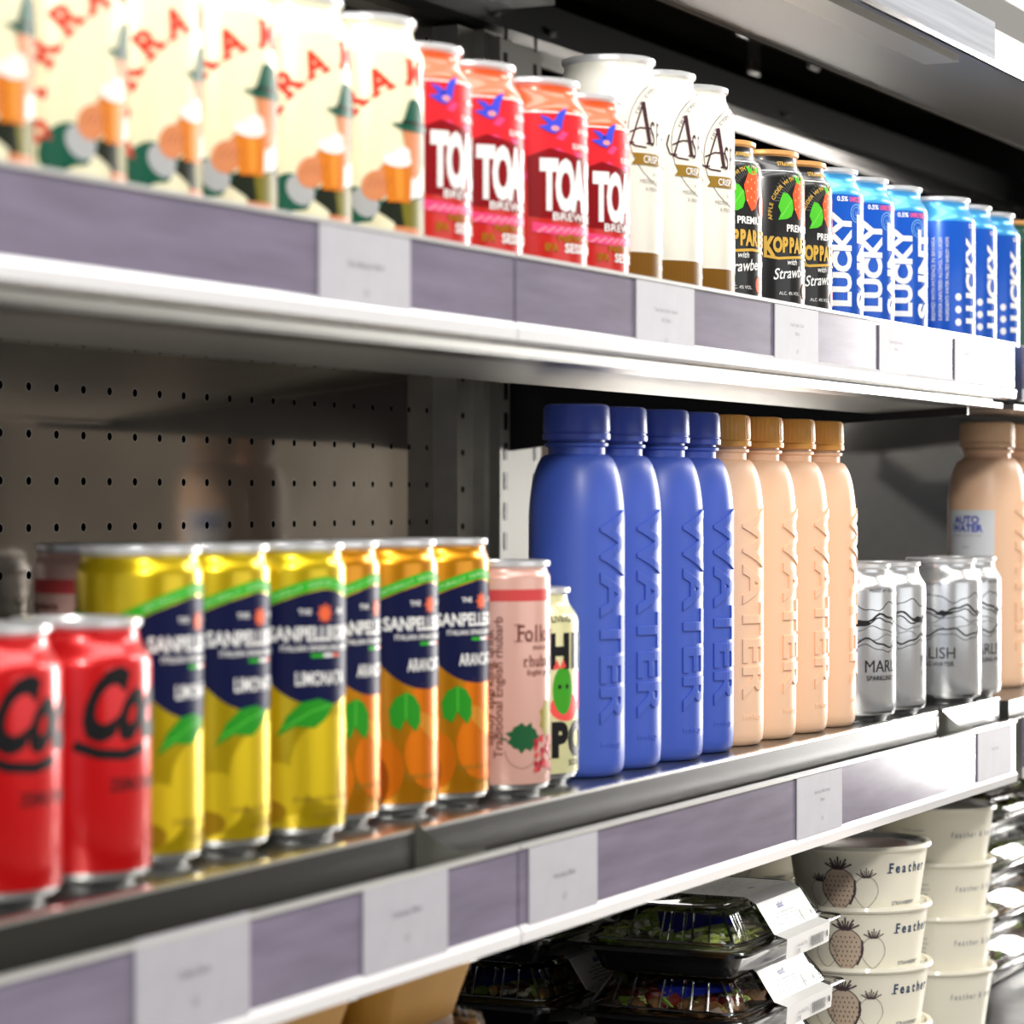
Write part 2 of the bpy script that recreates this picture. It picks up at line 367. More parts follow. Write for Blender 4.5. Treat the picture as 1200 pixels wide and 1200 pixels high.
b = bmesh.new(); prism_x(b, [(.746, H(76)), (.746, H(73.5)), (1.10, H(109)), (1.10, H(112.5))], .45, xe - .03); pt('underside', b, mat('underside_steel', (.22, .215, .18), .45, .6, .1, 20))
for xx in (xe - .03, ):
    b = bmesh.new(); v = [(xx, .66, H(74)), (xx, .66, H(68)), (xx, 1.0, H(50)), (xx, 1.07, H(42)), (xx, 1.09, H(42)), (xx, 1.09, H(108)), (xx, .757, H(74))]
    A = [b.verts.new(p) for p in v]; B_ = [b.verts.new((p[0] + .004, p[1], p[2])) for p in v]; n = len(v)
    for i in range(n): b.faces.new((A[i], A[(i + 1) % n], B_[(i + 1) % n], B_[i]))
    b.faces.new(A[::-1]); b.faces.new(B_); bmesh.ops.recalc_face_normals(b, faces=b.faces); pt('support_bracket', b, BLACKM)
t, pt = run('middle_shelf', 'middle shelf with grey ticket strip, carrying soft drinks and water bottles', .45, xe + .003, MIDZ, -180, -229, False, joint=P(601, DL))
LUG = [P(482, DE), P(1097, DE)]
FL = mat('flange_bright', (.60, .60, .58), .25, .9)
for a, c in ((.45, LUG[0] - .001), (LUG[0] + .001, LUG[1] - .001), (LUG[1] + .012, xe)):
    b = bmesh.new(); box(b, a, c, DE - .0015, DE + .001, H(-183), H(-162)); bevel(b, .0006, 1); pt('tray_edge', b, mat('tray_edge_steel', (.016, .016, .013), .3, 0, spec=.12))
    b = bmesh.new(); box(b, a, c, DE - .0018, DE + .0022, H(-162.6), H(-160.8)); bevel(b, .0005, 1); pt('tray_edge_lip', b, FL)
for lx in LUG:                                   # curved end lugs of the tray liners
    b = bmesh.new(); pts = []
    for i in range(9):
        q = i / 8; pts.append((lx + .06 * q, DE - .002 - .0085 * q ** .6))
    top = [H(-157) - .019 * min(1, (i / 8) * 1.6) ** .7 for i in range(9)]
    A = [b.verts.new((x, y, z)) for (x, y), z in zip(pts, top)]; B_ = [b.verts.new((x, y, H(-182))) for x, y in pts]
    for i in range(8): b.faces.new((A[i], A[i + 1], B_[i + 1], B_[i]))
    g = bmesh.ops.solidify(b, geom=b.faces[:], thickness=.0015); pt('end_lug', b, mat('lug_steel', (.13, .135, .11), .4, .4), True)
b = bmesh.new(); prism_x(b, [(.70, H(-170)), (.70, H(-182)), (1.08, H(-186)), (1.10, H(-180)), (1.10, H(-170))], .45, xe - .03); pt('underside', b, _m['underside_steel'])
for xx in (xe - .03,):
    b = bmesh.new(); box(b, xx, xx + .004, .72, 1.09, H(-205), H(-184)); pt('support_bracket', b, BLACKM)
run('upper_shelf', 'next upper shelf beginning at the right edge of the photo, behind the gap', xe + .035, 4.4, TOPZ, 125, 82, True)
run('middle_shelf', 'next middle shelf at the right edge, under the pale labelled bottles', xe + .035, 4.4, MIDZ, -180, -229, False)
b = bmesh.new(); box(b, .3, 4.6, .60, 1.11, .3, H(LOWZ) - .0004); bevel(b, .004)
tag(link('bottom_deck', b, SSD), 'dark steel bottom deck of the case under the pots and salad boxes', 'shelf')
b = bmesh.new(); box(b, .3, 4.6, .62, 1.25, .0, .299); tag(link('case_plinth', b, BLACKM), 'black plinth the display case stands on', 'plinth')

# ------------------------------------------------------------------ price tickets
def ticket(p0, p1, top, bot, lines, label, shift=0):
    x0, x1 = P(p0, DL), P(p1, DL)
    wd = (x1 - x0) * 1000; b = bmesh.new(); box(b, 0, x1 - x0, -.0008, 0, 0, (top - bot) / 1000)
    t = empty('price_ticket', (x0, DL - .0034, H(bot))); link('card', b, PAPER, t)
    A = Art(); hh = top - bot
    for s_, fx, fy, sz in lines: A.text(INKG, s_, wd * fx, hh * fy, sz, off=.012)
    for v in A.bm.verts: v.co = (v.co.x / 1000, -.0008 - .00012, v.co.y / 1000)
    link('printed_text', A.bm, INKG, t)
    tag(t, label, 'price ticket', 'price tickets in the shelf strips')
L1 = [('Birra Moretti', .5, .62, 5.5), ('4', .5, .25, 5)]
ticket(365, 472, 124, 86, [('Birra Moretti 440ml', .5, .58, 4.2), ('2.2', .5, .25, 4)], 'white price ticket on the upper strip, below the last cream beer can')
ticket(738, 806, 124, 86, [('Toast New Dawn Session', .5, .60, 3.3), ('IPA 330ml', .5, .45, 3.3), ('2.7', .5, .15, 3.5)], 'white price ticket on the upper strip, below the first white cider can')
ticket(901, 952, 124, 86, [('Aspall Apple Cider', .5, .70, 3.3), ('500ml', .5, .55, 3.3), ('3.0', .5, .25, 3.5)], 'white price ticket on the upper strip, below the black cider cans')
ticket(1024, 1056, 122, 88, [('Kopparberg Strawberry', .6, .70, 3.2), ('330ml', .6, .55, 3.2)], 'small price ticket on the upper strip, below the first blue cans')
ticket(1113, 1141, 122, 88, [('Lucky Saint', .5, .70, 3.2)], 'pale price ticket on the upper strip, near its right end')
ticket(149, 283, -177, -222, [('Coke Zero', .5, .58, 5.5), ('1.5', .5, .3, 5)], 'white price ticket on the middle strip, below the yellow cans, leftmost')
ticket(417, 516, -179, -221, [('Limonata 330ml', .5, .60, 4.5), ('1.7', .5, .3, 4.5)], 'white price ticket on the middle strip, left of the strip joint')
ticket(612, 692, -181, -221, [('Aranciata 330ml', .5, .55, 4.2), ('1.7', .5, .25, 4.5)], 'white price ticket on the middle strip, just right of the strip joint')
ticket(927, 980, -181, -221, [('Bottle Up 500ml Water', .55, .70, 3.2), ('500ml', .55, .56, 3.2), ('3.5', .55, .25, 3.5)], 'white price ticket on the middle strip, below the peach bottles')
ticket(1140, 1180, -182, -220, [('Marlish Water', .5, .6, 3.2)], 'pale price ticket at the right end of the middle strip')

# ------------------------------------------------------------------ drinks cans
def can_profile(r, h, neck, bot=.0062, sh=.016):
    """(r, z) outline of a can; segment kinds: 0 bare metal, 1 painted, 2 painted shoulder"""
    P_ = [(0, .006), (r * .60, .004), (r * .72, .0), (r * .78, .0), (r * .84, .003), (r * .97, bot * .85), (r, bot * 1.3)]
    K = [0] * 6
    z1 = h - sh - .004
    P_.append((r, z1)); K.append(1)
    for i in range(1, 7):
        q = i / 6; P_.append((r - (r - neck) * (.5 - .5 * math.cos(PI * q)), z1 + sh * .86 * q)); K.append(2)
    P_.append((neck, h - .004)); K.append(2)
    return P_, K
def rim(bm, neck, h):
    lathe(bm, [(neck, h - .0045), (neck + .0016, h - .003), (neck + .0016, h - .0006), (neck + .0004, h), (neck - .001, h - .0006), (neck - .0022, h - .0045), (neck - .006, h - .0055), (neck * .5, h - .005), (0, h - .005)], 40)
def tab(bm, h):
    pts = [(.010 * math.cos(a), .006 * math.sin(a) + .004, h - .0036) for a in [i * PI / 8 for i in range(16)]]
    tube(bm, pts, .0011, 6, True)
    bmesh.ops.create_cone(bm, cap_ends=True, segments=12, radius1=.003, radius2=.003, depth=.002, matrix=Matrix.Translation((0, 0, h - .004)))
def make_can(name, r, h, neck, paint, shoulder=None, rimmat=None, art=None, base=None, sh=.016):
    t = empty(name); prof, K = can_profile(r, h, neck, sh=sh); b = bmesh.new(); lathe(b, prof, 64, K)
    mats = [base or ALU, paint, shoulder or paint]
    bd = link('body', b, mats, t, True)
    b = bmesh.new(); rim(b, neck, h); ld = link('lid', b, rimmat or RIM, t, True)
    b = bmesh.new(); tab(b, h); link('pull_tab', b, rimmat or RIM, ld, True)
    if art:
        a = art(); a.wrap('printed_label', prof_r(prof[5:]), bd, vstep=None)
    return t
def ink(n, c, r=.42, metal=0.0): return mat(n, c, r, metal, spec=.15)
# --- designs (u across, v up, in mm)
def art_moretti():
    A = Art(); red = ink('lager_red', (.62, .045, .02)); green = ink('hat_green', (.006, .085, .05)); skin = ink('skin_print', (.62, .23, .10)); beer = ink('beer_amber', (.62, .18, .015))
    dark = ink('coat_dark', (.012, .016, .008)); olive = ink('waistcoat_olive', (.16, .14, .012)); foam = ink('foam_white', (.8, .8, .74)); cuff = ink('cuff_grey', (.40, .41, .42))
    S = {'R': [(-.2, -.33), (.22, -.33)], 'A': [(-.26, -.33), (.26, -.33)], 'M': [(-.3, -.33), (.3, -.33), (-.28, .33), (.28, .33)], 'I': [(0, -.33), (0, .33)], 'B': [], 'T': [(0, -.33)], 'E': [(-.1, -.33)]}
    A.arc(red, 'BIRRA', 13, 80, 51, 155, 19, 17, off=.035, slab=S); A.arc(red, 'MORETTI', 13, 80, 51, 37, 18, 17, off=.035, slab=S)
    n_txt = len(A.bm.verts)
    A.poly(dark, [(-14, 66), (-6, 72), (6, 70), (20, 80), (30, 74), (34, 50), (4, 44), (-2, 58)], 1)
    A.ell(green, -25, 66, 9, 13, 2, -25); A.poly(green, [(-30, 72), (-18, 78), (-8, 70), (-14, 58), (-28, 56)], 2)
    A.ell(cuff, -17, 69, 6.5, 9, 3, 20)
    A.poly(olive, [(2, 70), (18, 74), (26, 60), (24, 44), (6, 46)], 2)
    A.poly(skin, [(-2, 56), (14, 56), (24, 44), (24, 38), (-2, 38)], 3)
    # hand and mug
    A.ell(skin, -12, 79, 7, 9, 4, -10); A.ell(skin, -6, 86, 5, 6, 4)
    A.poly(beer, [(-8, 92), (9, 92), (8, 70), (-6, 70)], 5)
    A.poly(ink('beer_light', (.72, .27, .035)), [(-2, 90), (3, 90), (3, 72), (-1, 72)], 6)
    A.ell(foam, 0, 95, 9, 4.5, 6); A.ell(foam, 3, 99, 5, 4, 6)
    # face in profile with hat
    A.poly(skin, [(2.5, 113), (4.5, 104), (1.5, 99), (4.5, 96), (3.5, 88), (9.5, 84), (19.5, 86), (21.5, 113)], 4)
    A.poly(ink('hair_grey', (.35, .25, .18)), [(15.5, 112), (22.5, 112), (21.5, 92), (16.5, 98)], 5)
    A.poly(foam, [(5.5, 84), (17.5, 88), (19.5, 76), (7.5, 72)], 4)
    A.poly(green, [(-4.5, 116), (3.5, 112.5), (23.5, 112.5), (31.5, 117), (23.5, 117.5), (3.5, 117)], 6)
    A.poly(green, [(2.5, 116), (7.5, 131), (11.5, 132), (17.5, 130), (22.5, 116)], 6)
    A.line(dark, [(2.5, 117.5), (22.5, 117.5)], 2, 7)
    for x in (-16, -13, -10, -7): A.line(ink('finger_line', (.35, .10, .05)), [(x + 3, 84), (x, 78)], .5, 5)
    A.bm.verts.ensure_lookup_table()
    for v in A.bm.verts[n_txt:]: v.co.y = 50 + (v.co.y - 50) * .83
    return A
def art_toast():
    A = Art(); dk = ink('deep_red', (.22, .003, .006)); pk = ink('pink_stroke', (.80, .06, .20)); rd = ink('mid_red', (.66, .02, .03)); W = WHITEP
    A.rect(rd, -34, 68, 112, 142, 1)
    rnd = random.Random(3)
    for i in range(26):
        x, y = rnd.uniform(-34, 60), rnd.uniform(104, 136); a = rnd.uniform(-.5, .5); l = rnd.uniform(8, 18); q = rnd.uniform(1.5, 3.5)
        A.poly(pk if rnd.random() < .5 else ink('brush_red', (.85, .03, .03)), [(x, y), (x + l * .5, y + l * a * .5 + q), (x + l, y + l * a), (x + l * .5, y + l * a * .5 - q)], 2)
    A.poly(dk, [(-22, 84), (-23, 118), (-10, 123), (10, 119), (30, 124), (56, 118), (58, 84), (30, 79), (0, 82)], 3)
    for i, ch in enumerate('TOAST'): A.text(W, ch, -10.5 + i * 10.4, 103.5, 37, sx=.43, off=.055, lay=5)
    A.text(W, 'BREWING', 10, 84.5, 8, sx=1.05, off=.012, lay=5)
    A.poly(pk, [(-20, 80), (0, 77), (30, 80), (58, 77), (58, 70), (30, 73), (0, 70), (-20, 73)], 4)
    for i in range(14): A.poly(ink('light_pink', (.9, .25, .35)), [(-18 + i * 5, 73), (-13 + i * 5, 77), (-11 + i * 5, 76), (-16 + i * 5, 72.5)], 5)
    gd = ink('gold_print', (.36, .15, .008)); A.text(gd, 'NEW DAWN', 18, 69, 8, sx=1.0, off=.03, lay=5)
    A.text(W, 'SESSION IPA', 20, 62, 9, sx=.85, off=.03, lay=5); A.text(gd, 'IPA', -9, 62, 8, sx=.7, off=.04, lay=5)
    bl = ink('bird_blue', (.05, .07, .62)); bx, by = -8, 134
    A.poly(bl, [(bx - 9, by + 1), (bx - 3, by + 2), (bx + 1, by + 5), (bx + 3, by + 9), (bx + 9, by + 12), (bx + 6, by + 5), (bx + 5, by), (bx + 1, by - 3), (bx - 3, by - 2)], 5)
    A.poly(bl, [(bx - 2, by + 1), (bx - 8, by + 7), (bx - 3, by + 6), (bx + 1, by + 3)], 5); A.ell(ink('bird_belly', (.8, .3, .3)), bx + 1, by, 2.5, 1.4, 6)
    A.text(W, 'SURPLUS', 22, 139, 4, lay=5); A.text(W, 'BREWED WITH', 22, 133.5, 3.6, lay=5); A.text(W, 'SURPLUS BREAD', 20, 125, 4.2, off=.02, lay=5)
    for v in A.bm.verts: v.co.y -= 8 * min(1, max(0, (v.co.y - 56) / 34))
    A.rect(WHITEP, -95, 95, 134.5, 135.3, 3)
    return A
def art_aspall():
    A = Art(); dk = ink('plum_brown', (.055, .02, .03)); gd = ink('cider_gold', (.26, .15, .02)); br = ink('cider_brown', (.17, .075, .006)); ln = ink('fine_grey', (.30, .27, .25))
    A.rect(br, -50, 95, 11, 69, 1)
    A.ring(dk, 8, 141, 33, .45, 2); A.ring(ln, 8, 141, 30, .25, 2, 20, 160)
    A.arc(dk, 'THE CYDER MAKERS', 8, 141, 29, 112, 6.2, 3.3, off=.005)
    A.line(dk, [(-23, 134), (-19, 146), (-14.5, 158)], 1.2, 3); A.line(dk, [(-14.5, 158), (-12, 147), (-9, 134.5)], 3.2, 3); A.line(dk, [(-24, 140), (-17, 143), (-8.5, 143)], 1.0, 3)
    A.line(dk, [(-26.5, 146), (-28, 140), (-26, 134.5), (-20, 132), (-12, 131.5)], 1.0, 3); A.line(dk, [(-12, 134), (-8, 133.8)], 1, 3); A.line(dk, [(-24.5, 134.2), (-21, 134)], .9, 3)
    for i, ch in enumerate('SPALL'): A.text(dk, ch, -6.5 + i * 6.6, 140.5, 21, sx=.52, off=.004, lay=3)
    A.poly(gd, [(-23, 128), (38, 128), (35, 124.5), (38, 121), (-23, 121), (-20, 124.5)], 4); A.text(WHITEP, 'CRISP APPLE CYDER', 8, 124.6, 6.2, sx=.82, off=.01, lay=6)
    for k, (t, y) in enumerate((('A CRISP AND', 116), ('MEDIUM DRY CYDER WITH', 111.5), ('A FRESH APPLE FINISH', 107), ('EST 1728', 101))): A.text(ln, t, 4, y, 3.4, lay=3)
    A.ell(WHITEP, 14, 78, 11, 12, 2); A.ring(ln, 14, 78, 10, .5, 3); A.ring(ln, 14, 78, 6, .5, 3)
    for i in range(10): A.line(ln, [(14, 72), (14 + 5 * math.cos(i * .63), 79 + 5 * math.sin(i * .63))], .4, 3)
    A.text(WHITEP, 'ALC 5.5% VOL', 12, 61, 3.4, lay=3)
    return A
def art_kopp():
    A = Art(); gd = ink('koppa_gold', (.62, .38, .07)); rd = ink('berry_red', (.85, .10, .03)); gn = ink('berry_leaf', (.08, .50, .03)); W = WHITEP; gy = ink('ray_grey', (.09, .09, .08))
    for i in range(30):
        a = math.radians(i * 6 + 3); A.line(gy, [(0 + 14 * math.cos(a), 128 + 14 * math.sin(a)), (24 * math.cos(a), 128 + 24 * math.sin(a))], .7, 1)
    A.arc(gd, 'APPLE CIDER WITH A TASTE OF STRAWBERRY', 0, 120, 26, 90, 5.2, 3.8, off=.02)
    A.poly(rd, [(-4, 143), (4, 144), (9, 138), (8, 128), (3, 119), (-1, 117), (-6, 124), (-8, 134)], 3)
    for i in range(12): A.ell(ink('seed', (.95, .55, .2)), -5 + (i % 4) * 3.6, 124 + (i // 4) * 6 + (i % 2) * 2, .5, .8, 4, n=6)
    A.poly(gn, [(-4, 142), (-7, 147), (-2, 145), (0, 149), (2, 145), (7, 147), (4, 142), (0, 141)], 4)
    A.poly(gn, [(-18, 131), (-16, 135), (-12, 134), (-8, 130), (-7, 124), (-9, 119), (-13, 117), (-20, 116), (-18, 121), (-20, 125)], 3)
    A.line(ink('vein', (.2, .7, .1)), [(-18, 118), (-9, 130)], .5, 4)
    A.ell(rd, 14, 121, 6, 8, 2)
    for v in A.bm.verts: v.co.y -= 4.5
    A.text(W, 'PREMIUM', 0, 106.5, 6.6, off=.03, lay=4)
    x = -27
    for i, ch in enumerate('KOPPARBERG'):
        s_ = 17 if i == 0 else 13.5; A.text(gd, ch, x, 95 + (0 if i else -1), s_, sx=.62, off=.055, lay=4); x += 6.6 if i == 0 else 5.7
    A.line(gd, [(-30, 87), (-20, 85.5), (0, 87), (20, 85.5), (30, 87)], 1.8, 4)
    A.text(W, 'with', -8, 83.5, 5.5, shear=.3, off=.01, lay=4); A.text(W, 'Strawberry', -3, 77, 10.5, sx=.85, shear=.35, off=.012, rot=6, lay=4); pass
    A.ell(rd, 9, 64, 5.5, 6, 3); A.text(W, 'ALC. 4% VOL.', -10, 62, 3.2, lay=4)
    A.text(gd, 'STRAWBERRY', -6, 150.5, 4.0, off=.02, lay=4); A.rect(W, -100, 100, 145, 145.6, 1)
    A.rect(W, -62, -50, 20, 102, 2)
    for i in range(16): A.rect(BLACKP, -60, -52, 30 + i * 4.0, 30 + i * 4.0 + (1 if i % 3 else 2), 3)
    A.text(ink('grey_print', (.4, .4, .4)), '0.4330 F/C 17', -46, 66, 4.5, rot=-90, lay=3)
    return A
def art_lucky():
    A = Art(); W = WHITEP; pk = ink('lucky_pink', (.85, .12, .25)); lb = ink('pale_blue', (.25, .55, .85))
    A.text(W, 'LUCKY', -10.5, 94, 21, fit=68, rot=90, off=.05, lay=3); A.text(W, 'SAINT', 12, 94, 21, fit=68, rot=90, off=.05, lay=3)
    A.text(W, '0.5%', -10, 139, 4.8, off=.03); A.text(pk, 'UNFILTERED LAGER', 10, 139, 4.8, fit=28, off=.03)
    A.ring(lb, 4, 132 - 3, 6.5, .5, 2); A.ring(lb, 4, 129, 4.5, .4, 2); A.text(lb, 'LS', 4, 129, 4)
    for k in range(5): A.text(W, ['INGREDIENTS WATER MALTED BARLEY HOPS', 'SUPERIOR UNFILTERED ALCOHOL FREE LAGER', 'BREWED WITH PATIENCE IN BAVARIA', 'STORE IN A COOL DARK PLACE', 'BEST BEFORE END SEE BASE OF CAN'][k], -36 - k * 5.5, 96, 4, fit=66, rot=90, lay=2)
    A.ell(W, -26, 72, 3, 3); A.ell(W, -26, 82, 3, 3); A.ell(W, -26, 62, 3, 3)
    return A
def art_coke():
    A = Art()
    A.text(BLACKP, 'Coca-Cola', 0, 80, 40, fit=108, shear=.5, off=.05, lay=2)
    A.line(BLACKP, [(-58, 62), (-48, 58.5), (-36, 57.5), (-24, 60)], 4.5, 2); A.text(BLACKP, 'ZERO SUGAR', -22, 45, 7, off=.02, lay=2)
    return A
def art_sanp(fruit):
    def fn():
        A = Art(); navy = ink('navy_print', (.004, .006, .045)); gn = ink('wave_green', (.035, .42, .02)); W = WHITEP; st = ink('star_red', (.75, .13, .05)); lf = ink('leaf_green', (.02, .26, .015))
        def top(u): return 122.5 - 16 * (abs(u) / 46) ** 1.5
        def bot(u): return 67 + 39.5 * (abs(u) / 46) ** 2.6
        us = [i * 2.0 for i in range(-23, 24)]
        for a, c in zip(us, us[1:]):
            A.poly(navy, [(a, bot(a)), (c, bot(c)), (c, top(c)), (a, top(a))], 1)
        us = [i * 2.0 for i in range(-42, 43)]
        def tw(u): u = abs(u); return 122.5 - 16 * (u / 46) ** 1.5 if u < 46 else 106.5 + (u - 46) * .15
        for a, c in zip(us, us[1:]): A.poly(gn, [(a, tw(a) + .6), (c, tw(c) + .6), (c, tw(c) + 6.2), (a, tw(a) + 6.2)], 1)
        for i, ch in enumerate('NATURALLY SOURCED INGREDIENTS'):
            u = -30 + i * 2.1; A.text(ink('wave_text', (.5, .8, .4)), ch, u, tw(u) + 3.4, 3.2, rot=(22 if u < 0 else -22) * min(1, abs(u) / 20), lay=2)
        pts = []
        for i in range(16): r_ = 5.2 if i % 2 == 0 else 3.2; a = i * PI / 8 + PI / 2; pts.append((r_ * math.cos(a), 111 + r_ * math.sin(a)))
        A.poly(st, pts, 3); A.text(W, 'THE', -11, 112, 3.6, off=.02); A.text(W, 'BIO', 11, 112, 3.6, off=.02)
        A.text(W, 'SANPELLEGRINO', 0, 101.5, 9.5, fit=58, off=.03, lay=3); A.text(W, 'ITALIAN SPARKLING DRINKS', 0, 94.5, 3.8, fit=46, off=.015, lay=3)
        A.rect(gn, -8, -1, 90, 91.6, 3); A.rect(W, -1, 5, 90, 91.6, 3); A.rect(st, 5, 10, 90, 91.6, 3)
        A.text(W, 'LIMONATA' if fruit == 'lemon' else 'ARANCIATA', -1, 80, 9.0, fit=30, off=.02, lay=3)
        if fruit == 'lemon':
            fr = ink('lemon_fruit', (.80, .58, .02), .32, .6); sh_ = ink('lemon_dark', (.42, .24, .01), .32, .6)
            A.ell(fr, 8, 40, 26, 22, 1); A.ell(sh_, 24, 34, 13, 20, 2, -20); A.ell(fr, -26, 26, 16, 14, 2); A.ell(sh_, -30, 16, 10, 6, 3)
            A.poly(lf, [(-25, 52), (-20, 62), (-13, 68.5), (-4, 70), (6, 67), (0, 60), (-6, 56), (-16, 57)], 4)
            A.line(ink('leaf_vein', (.1, .55, .05)), [(-22, 56), (-8, 64), (4, 67)], .6, 5)
        else:
            fr = ink('orange_fruit', (.80, .20, .008), .32, .6); sh_ = ink('orange_dark', (.42, .09, .004), .32, .6); pale = ink('orange_pale', (.85, .34, .04), .32, .6)
            A.ell(fr, -2, 56, 15, 15, 1); A.ell(fr, 3, 34, 21, 20, 2); A.ell(sh_, 18, 26, 12, 18, 2, 20); A.ell(pale, 0, 47, 12, 5, 3, -35); A.ell(fr, -30, 26, 12, 16, 2); A.ell(sh_, -34, 20, 8, 14, 3)
            A.poly(lf, [(-17, 66), (-12, 64), (-8, 58), (-8, 50), (-11, 45), (-15, 49), (-17, 52), (-20, 46), (-25, 49), (-26, 57), (-23, 63)], 4)
            A.line(ink('leaf_vein', (.1, .55, .05)), [(-17, 65), (-17, 52)], .6, 5)
        A.ell(ink('stamp_dark', (.02, .05, .03)), -44, 18, 3.5, 5, 2); A.text(ink('fine_brown', (.3, .2, .02)), 'SPARKLING FRUIT DRINK', 2, 22, 3.4, lay=5); A.text(_m['fine_brown'], 'FROM ITALY', 2, 14, 3.2, lay=5)
        return A
    return fn
def serif(A, m, t, x, y, size, step, lay=3):
    for i, ch in enumerate(t):
        A.text(m, ch, x + i * step, y, size, sx=.85, off=.008, lay=lay)
        if ch.isupper(): A.rect(m, x + i * step - size * .30, x + i * step + size * .08, y - size * .38, y - size * .34, lay); A.rect(m, x + i * step - size * .30, x + i * step, y + size * .32, y + size * .36, lay)
        else: A.rect(m, x + i * step - size * .16, x + i * step + size * .14, y - size * .38, y - size * .35, lay)
def art_folk():
    A = Art(); br = ink('folk_brown', (.16, .045, .03)); rd = ink('folk_red', (.62, .07, .07)); gn = ink('folk_leaf', (.015, .10, .035)); ol = ink('folk_olive', (.30, .26, .03)); bk = ink('berry', (.42, .02, .04))
    A.rect(rd, -60, 26, 109.5, 116, 1)
    serif(A, br, "Folkington's", 3, 92, 13, 5.2)
    A.text(br, 'SPARKLING', 19, 83.5, 3.2); serif(A, br, 'rhubarb', 6, 76.5, 9, 4.2); A.text(br, 'English garden', 19, 70, 4.2, off=.01)
    pts = []
    for i in range(22): r_ = (8.5 if i % 2 else 10.5) * (1 + .1 * math.sin(i * 2.1)); a = i * PI / 11; pts.append((5 + r_ * math.cos(a), 34 + r_ * .8 * math.sin(a)))
    A.poly(gn, pts, 2); A.line(gn, [(-5, 33), (-9, 34)], 1, 2)
    pts = [(24 + (8 if i % 2 else 6) * math.cos(i * PI / 8), 44 + (11 if i % 2 else 9) * math.sin(i * PI / 8)) for i in range(16)]; A.poly(ol, pts, 2)
    rnd = random.Random(5)
    for i in range(34): A.ell(bk if i % 3 else rd, 22 + rnd.uniform(-9, 9), 24 + rnd.uniform(-9, 10), 1.7, 1.7, 3 + i % 2, n=8)
    A.ring(br, 4, 27, 10, .3, 1, 180, 330)
    for k in range(2): A.text(br, ['Traditional English rhubarb', 'lightly sparkling drink'][k], -10 - 5 * k, 62, 7, fit=78 - 14 * k, rot=90, off=.01)
    for k in range(9): A.text(br, ['Ingredients', 'carbonated', 'spring water', 'rhubarb juice', 'concentrate', 'cane sugar', 'citric acid', 'flavouring', 'Store cool'][k], -40, 104 - 5 * k, 4.8, off=.03)
    A.text(br, 'F', -24, 93, 13, off=.01)
    return A
def art_hip():
    A = Art(); K = BLACKP; gn = ink('pop_green', (.05, .32, .02)); rd = ink('pop_red', (.80, .09, .08)); pk = ink('pop_pink', (.85, .10, .22))
    A.text(K, 'H', 0, 79, 26, sx=.9, off=.06, lay=3); A.text(K, 'I', 13, 79, 26, sx=.9, off=.06, lay=3); A.text(K, 'P', 25, 79, 26, sx=.9, off=.06, lay=3)
    A.text(K, 'P', 0, 28, 26, sx=.9, off=.06, lay=3); A.text(K, 'O', 17, 28, 26, sx=.9, off=.06, lay=3); A.text(K, 'P', 34, 28, 26, sx=.9, off=.06, lay=3)
    A.ell(rd, 6, 46, 13, 8, 1); A.ell(gn, 3, 56, 8, 14, 2); A.ell(K, 0, 58, 1.3, 1.3, 3); A.ell(K, 6, 58, 1.3, 1.3, 3); A.poly(rd, [(-5, 68), (-2, 74), (0, 69), (3, 74), (5, 69)], 3)
    A.rect(pk, 20, 36, 44, 66, 1); A.text(K, 'LIVING', 2, 97, 5, off=.02); A.text(K, 'SODA', 14, 14, 4.6, off=.02)
    return A
def art_marl():
    A = Art(); K = ink('water_black', (.02, .02, .022)); g = ink('water_grey', (.16, .17, .18))
    rnd = random.Random(11)
    def wave(y, amp, w_, ph, m):
        pts = [(u, y + amp * math.sin(u * .16 + ph) + amp * .35 * math.sin(u * .41 + ph * 2)) for u in range(-100, 101, 3)]; A.line(m, pts, w_, 2)
    wave(86, 3.2, .6, .4, K); wave(77, 3.0, 1.5, 2.2, K); wave(74, 3.0, .9, 2.5, K); wave(69, 2.2, .7, 3.6, g); wave(63, 2.0, .5, 1.0, g); wave(59, 3.0, 1.2, 4.4, K); wave(55, 2.6, .5, 4.7, K)
    for x in (-60, -22, 18, 56): A.poly(K, [(x - 8, 73), (x - 2, 76.5), (x + 8, 74), (x, 71.5)], 2)
    A.text(K, 'MARLISH', 4, 42, 13, fit=46, off=-.004, lay=3); A.text(K, 'SPARKLING WATER', 4, 33, 5, fit=44, off=.01, lay=3)
    A.text(K, 'MIXED AT SOURCE', 0, 98, 3.6, lay=3)
    return A
PT = lambda n, c, m=.25, r=.30, **k: mat(n, c, r, m, coat=.35, cr=.12, **k)
R1, R2, RB = .0325, .0288, .0290
CREAM = PT('cream_paint', (.84, .79, .54), .05)
beer = make_can('beer_can', R1, .159, .0268, CREAM, art=art_moretti)
toast = make_can('beer_can', R1, .155, .0268, PT('red_paint', (.60, .018, .012), .1), PT('lit_orange_red', (.72, .095, .02), .1), art=art_toast)  # orange-red shoulder, made lighter in the paint to stand in for light
asp = make_can('cider_can', R1, .187, .0268, PT('ivory_paint', (.80, .78, .68), .05), art=art_aspall)
kop = make_can('cider_can', R1, .160, .0268, PT('black_paint', (.010, .010, .010), .1), rimmat=GOLDR, art=art_kopp)
luc = make_can('beer_can', R1, .162, .0268, PT('blue_paint', (.006, .10, .56), .25), PT('sky_paint', (.06, .38, .78), .4), art=art_lucky)
kop2 = make_can('cider_can', R1, .162, .0268, PT('green_paint', (.02, .10, .06), .2), rimmat=GOLDR)
coke = make_can('cola_can', R1, .115, .0268, PT('cola_red', (.62, .004, .006), .35), art=art_coke)
lem = make_can('lemonade_can', R2, .145, .0266, PT('lemon_paint', (.72, .52, .008), .75), art=art_sanp('lemon'), sh=.009)
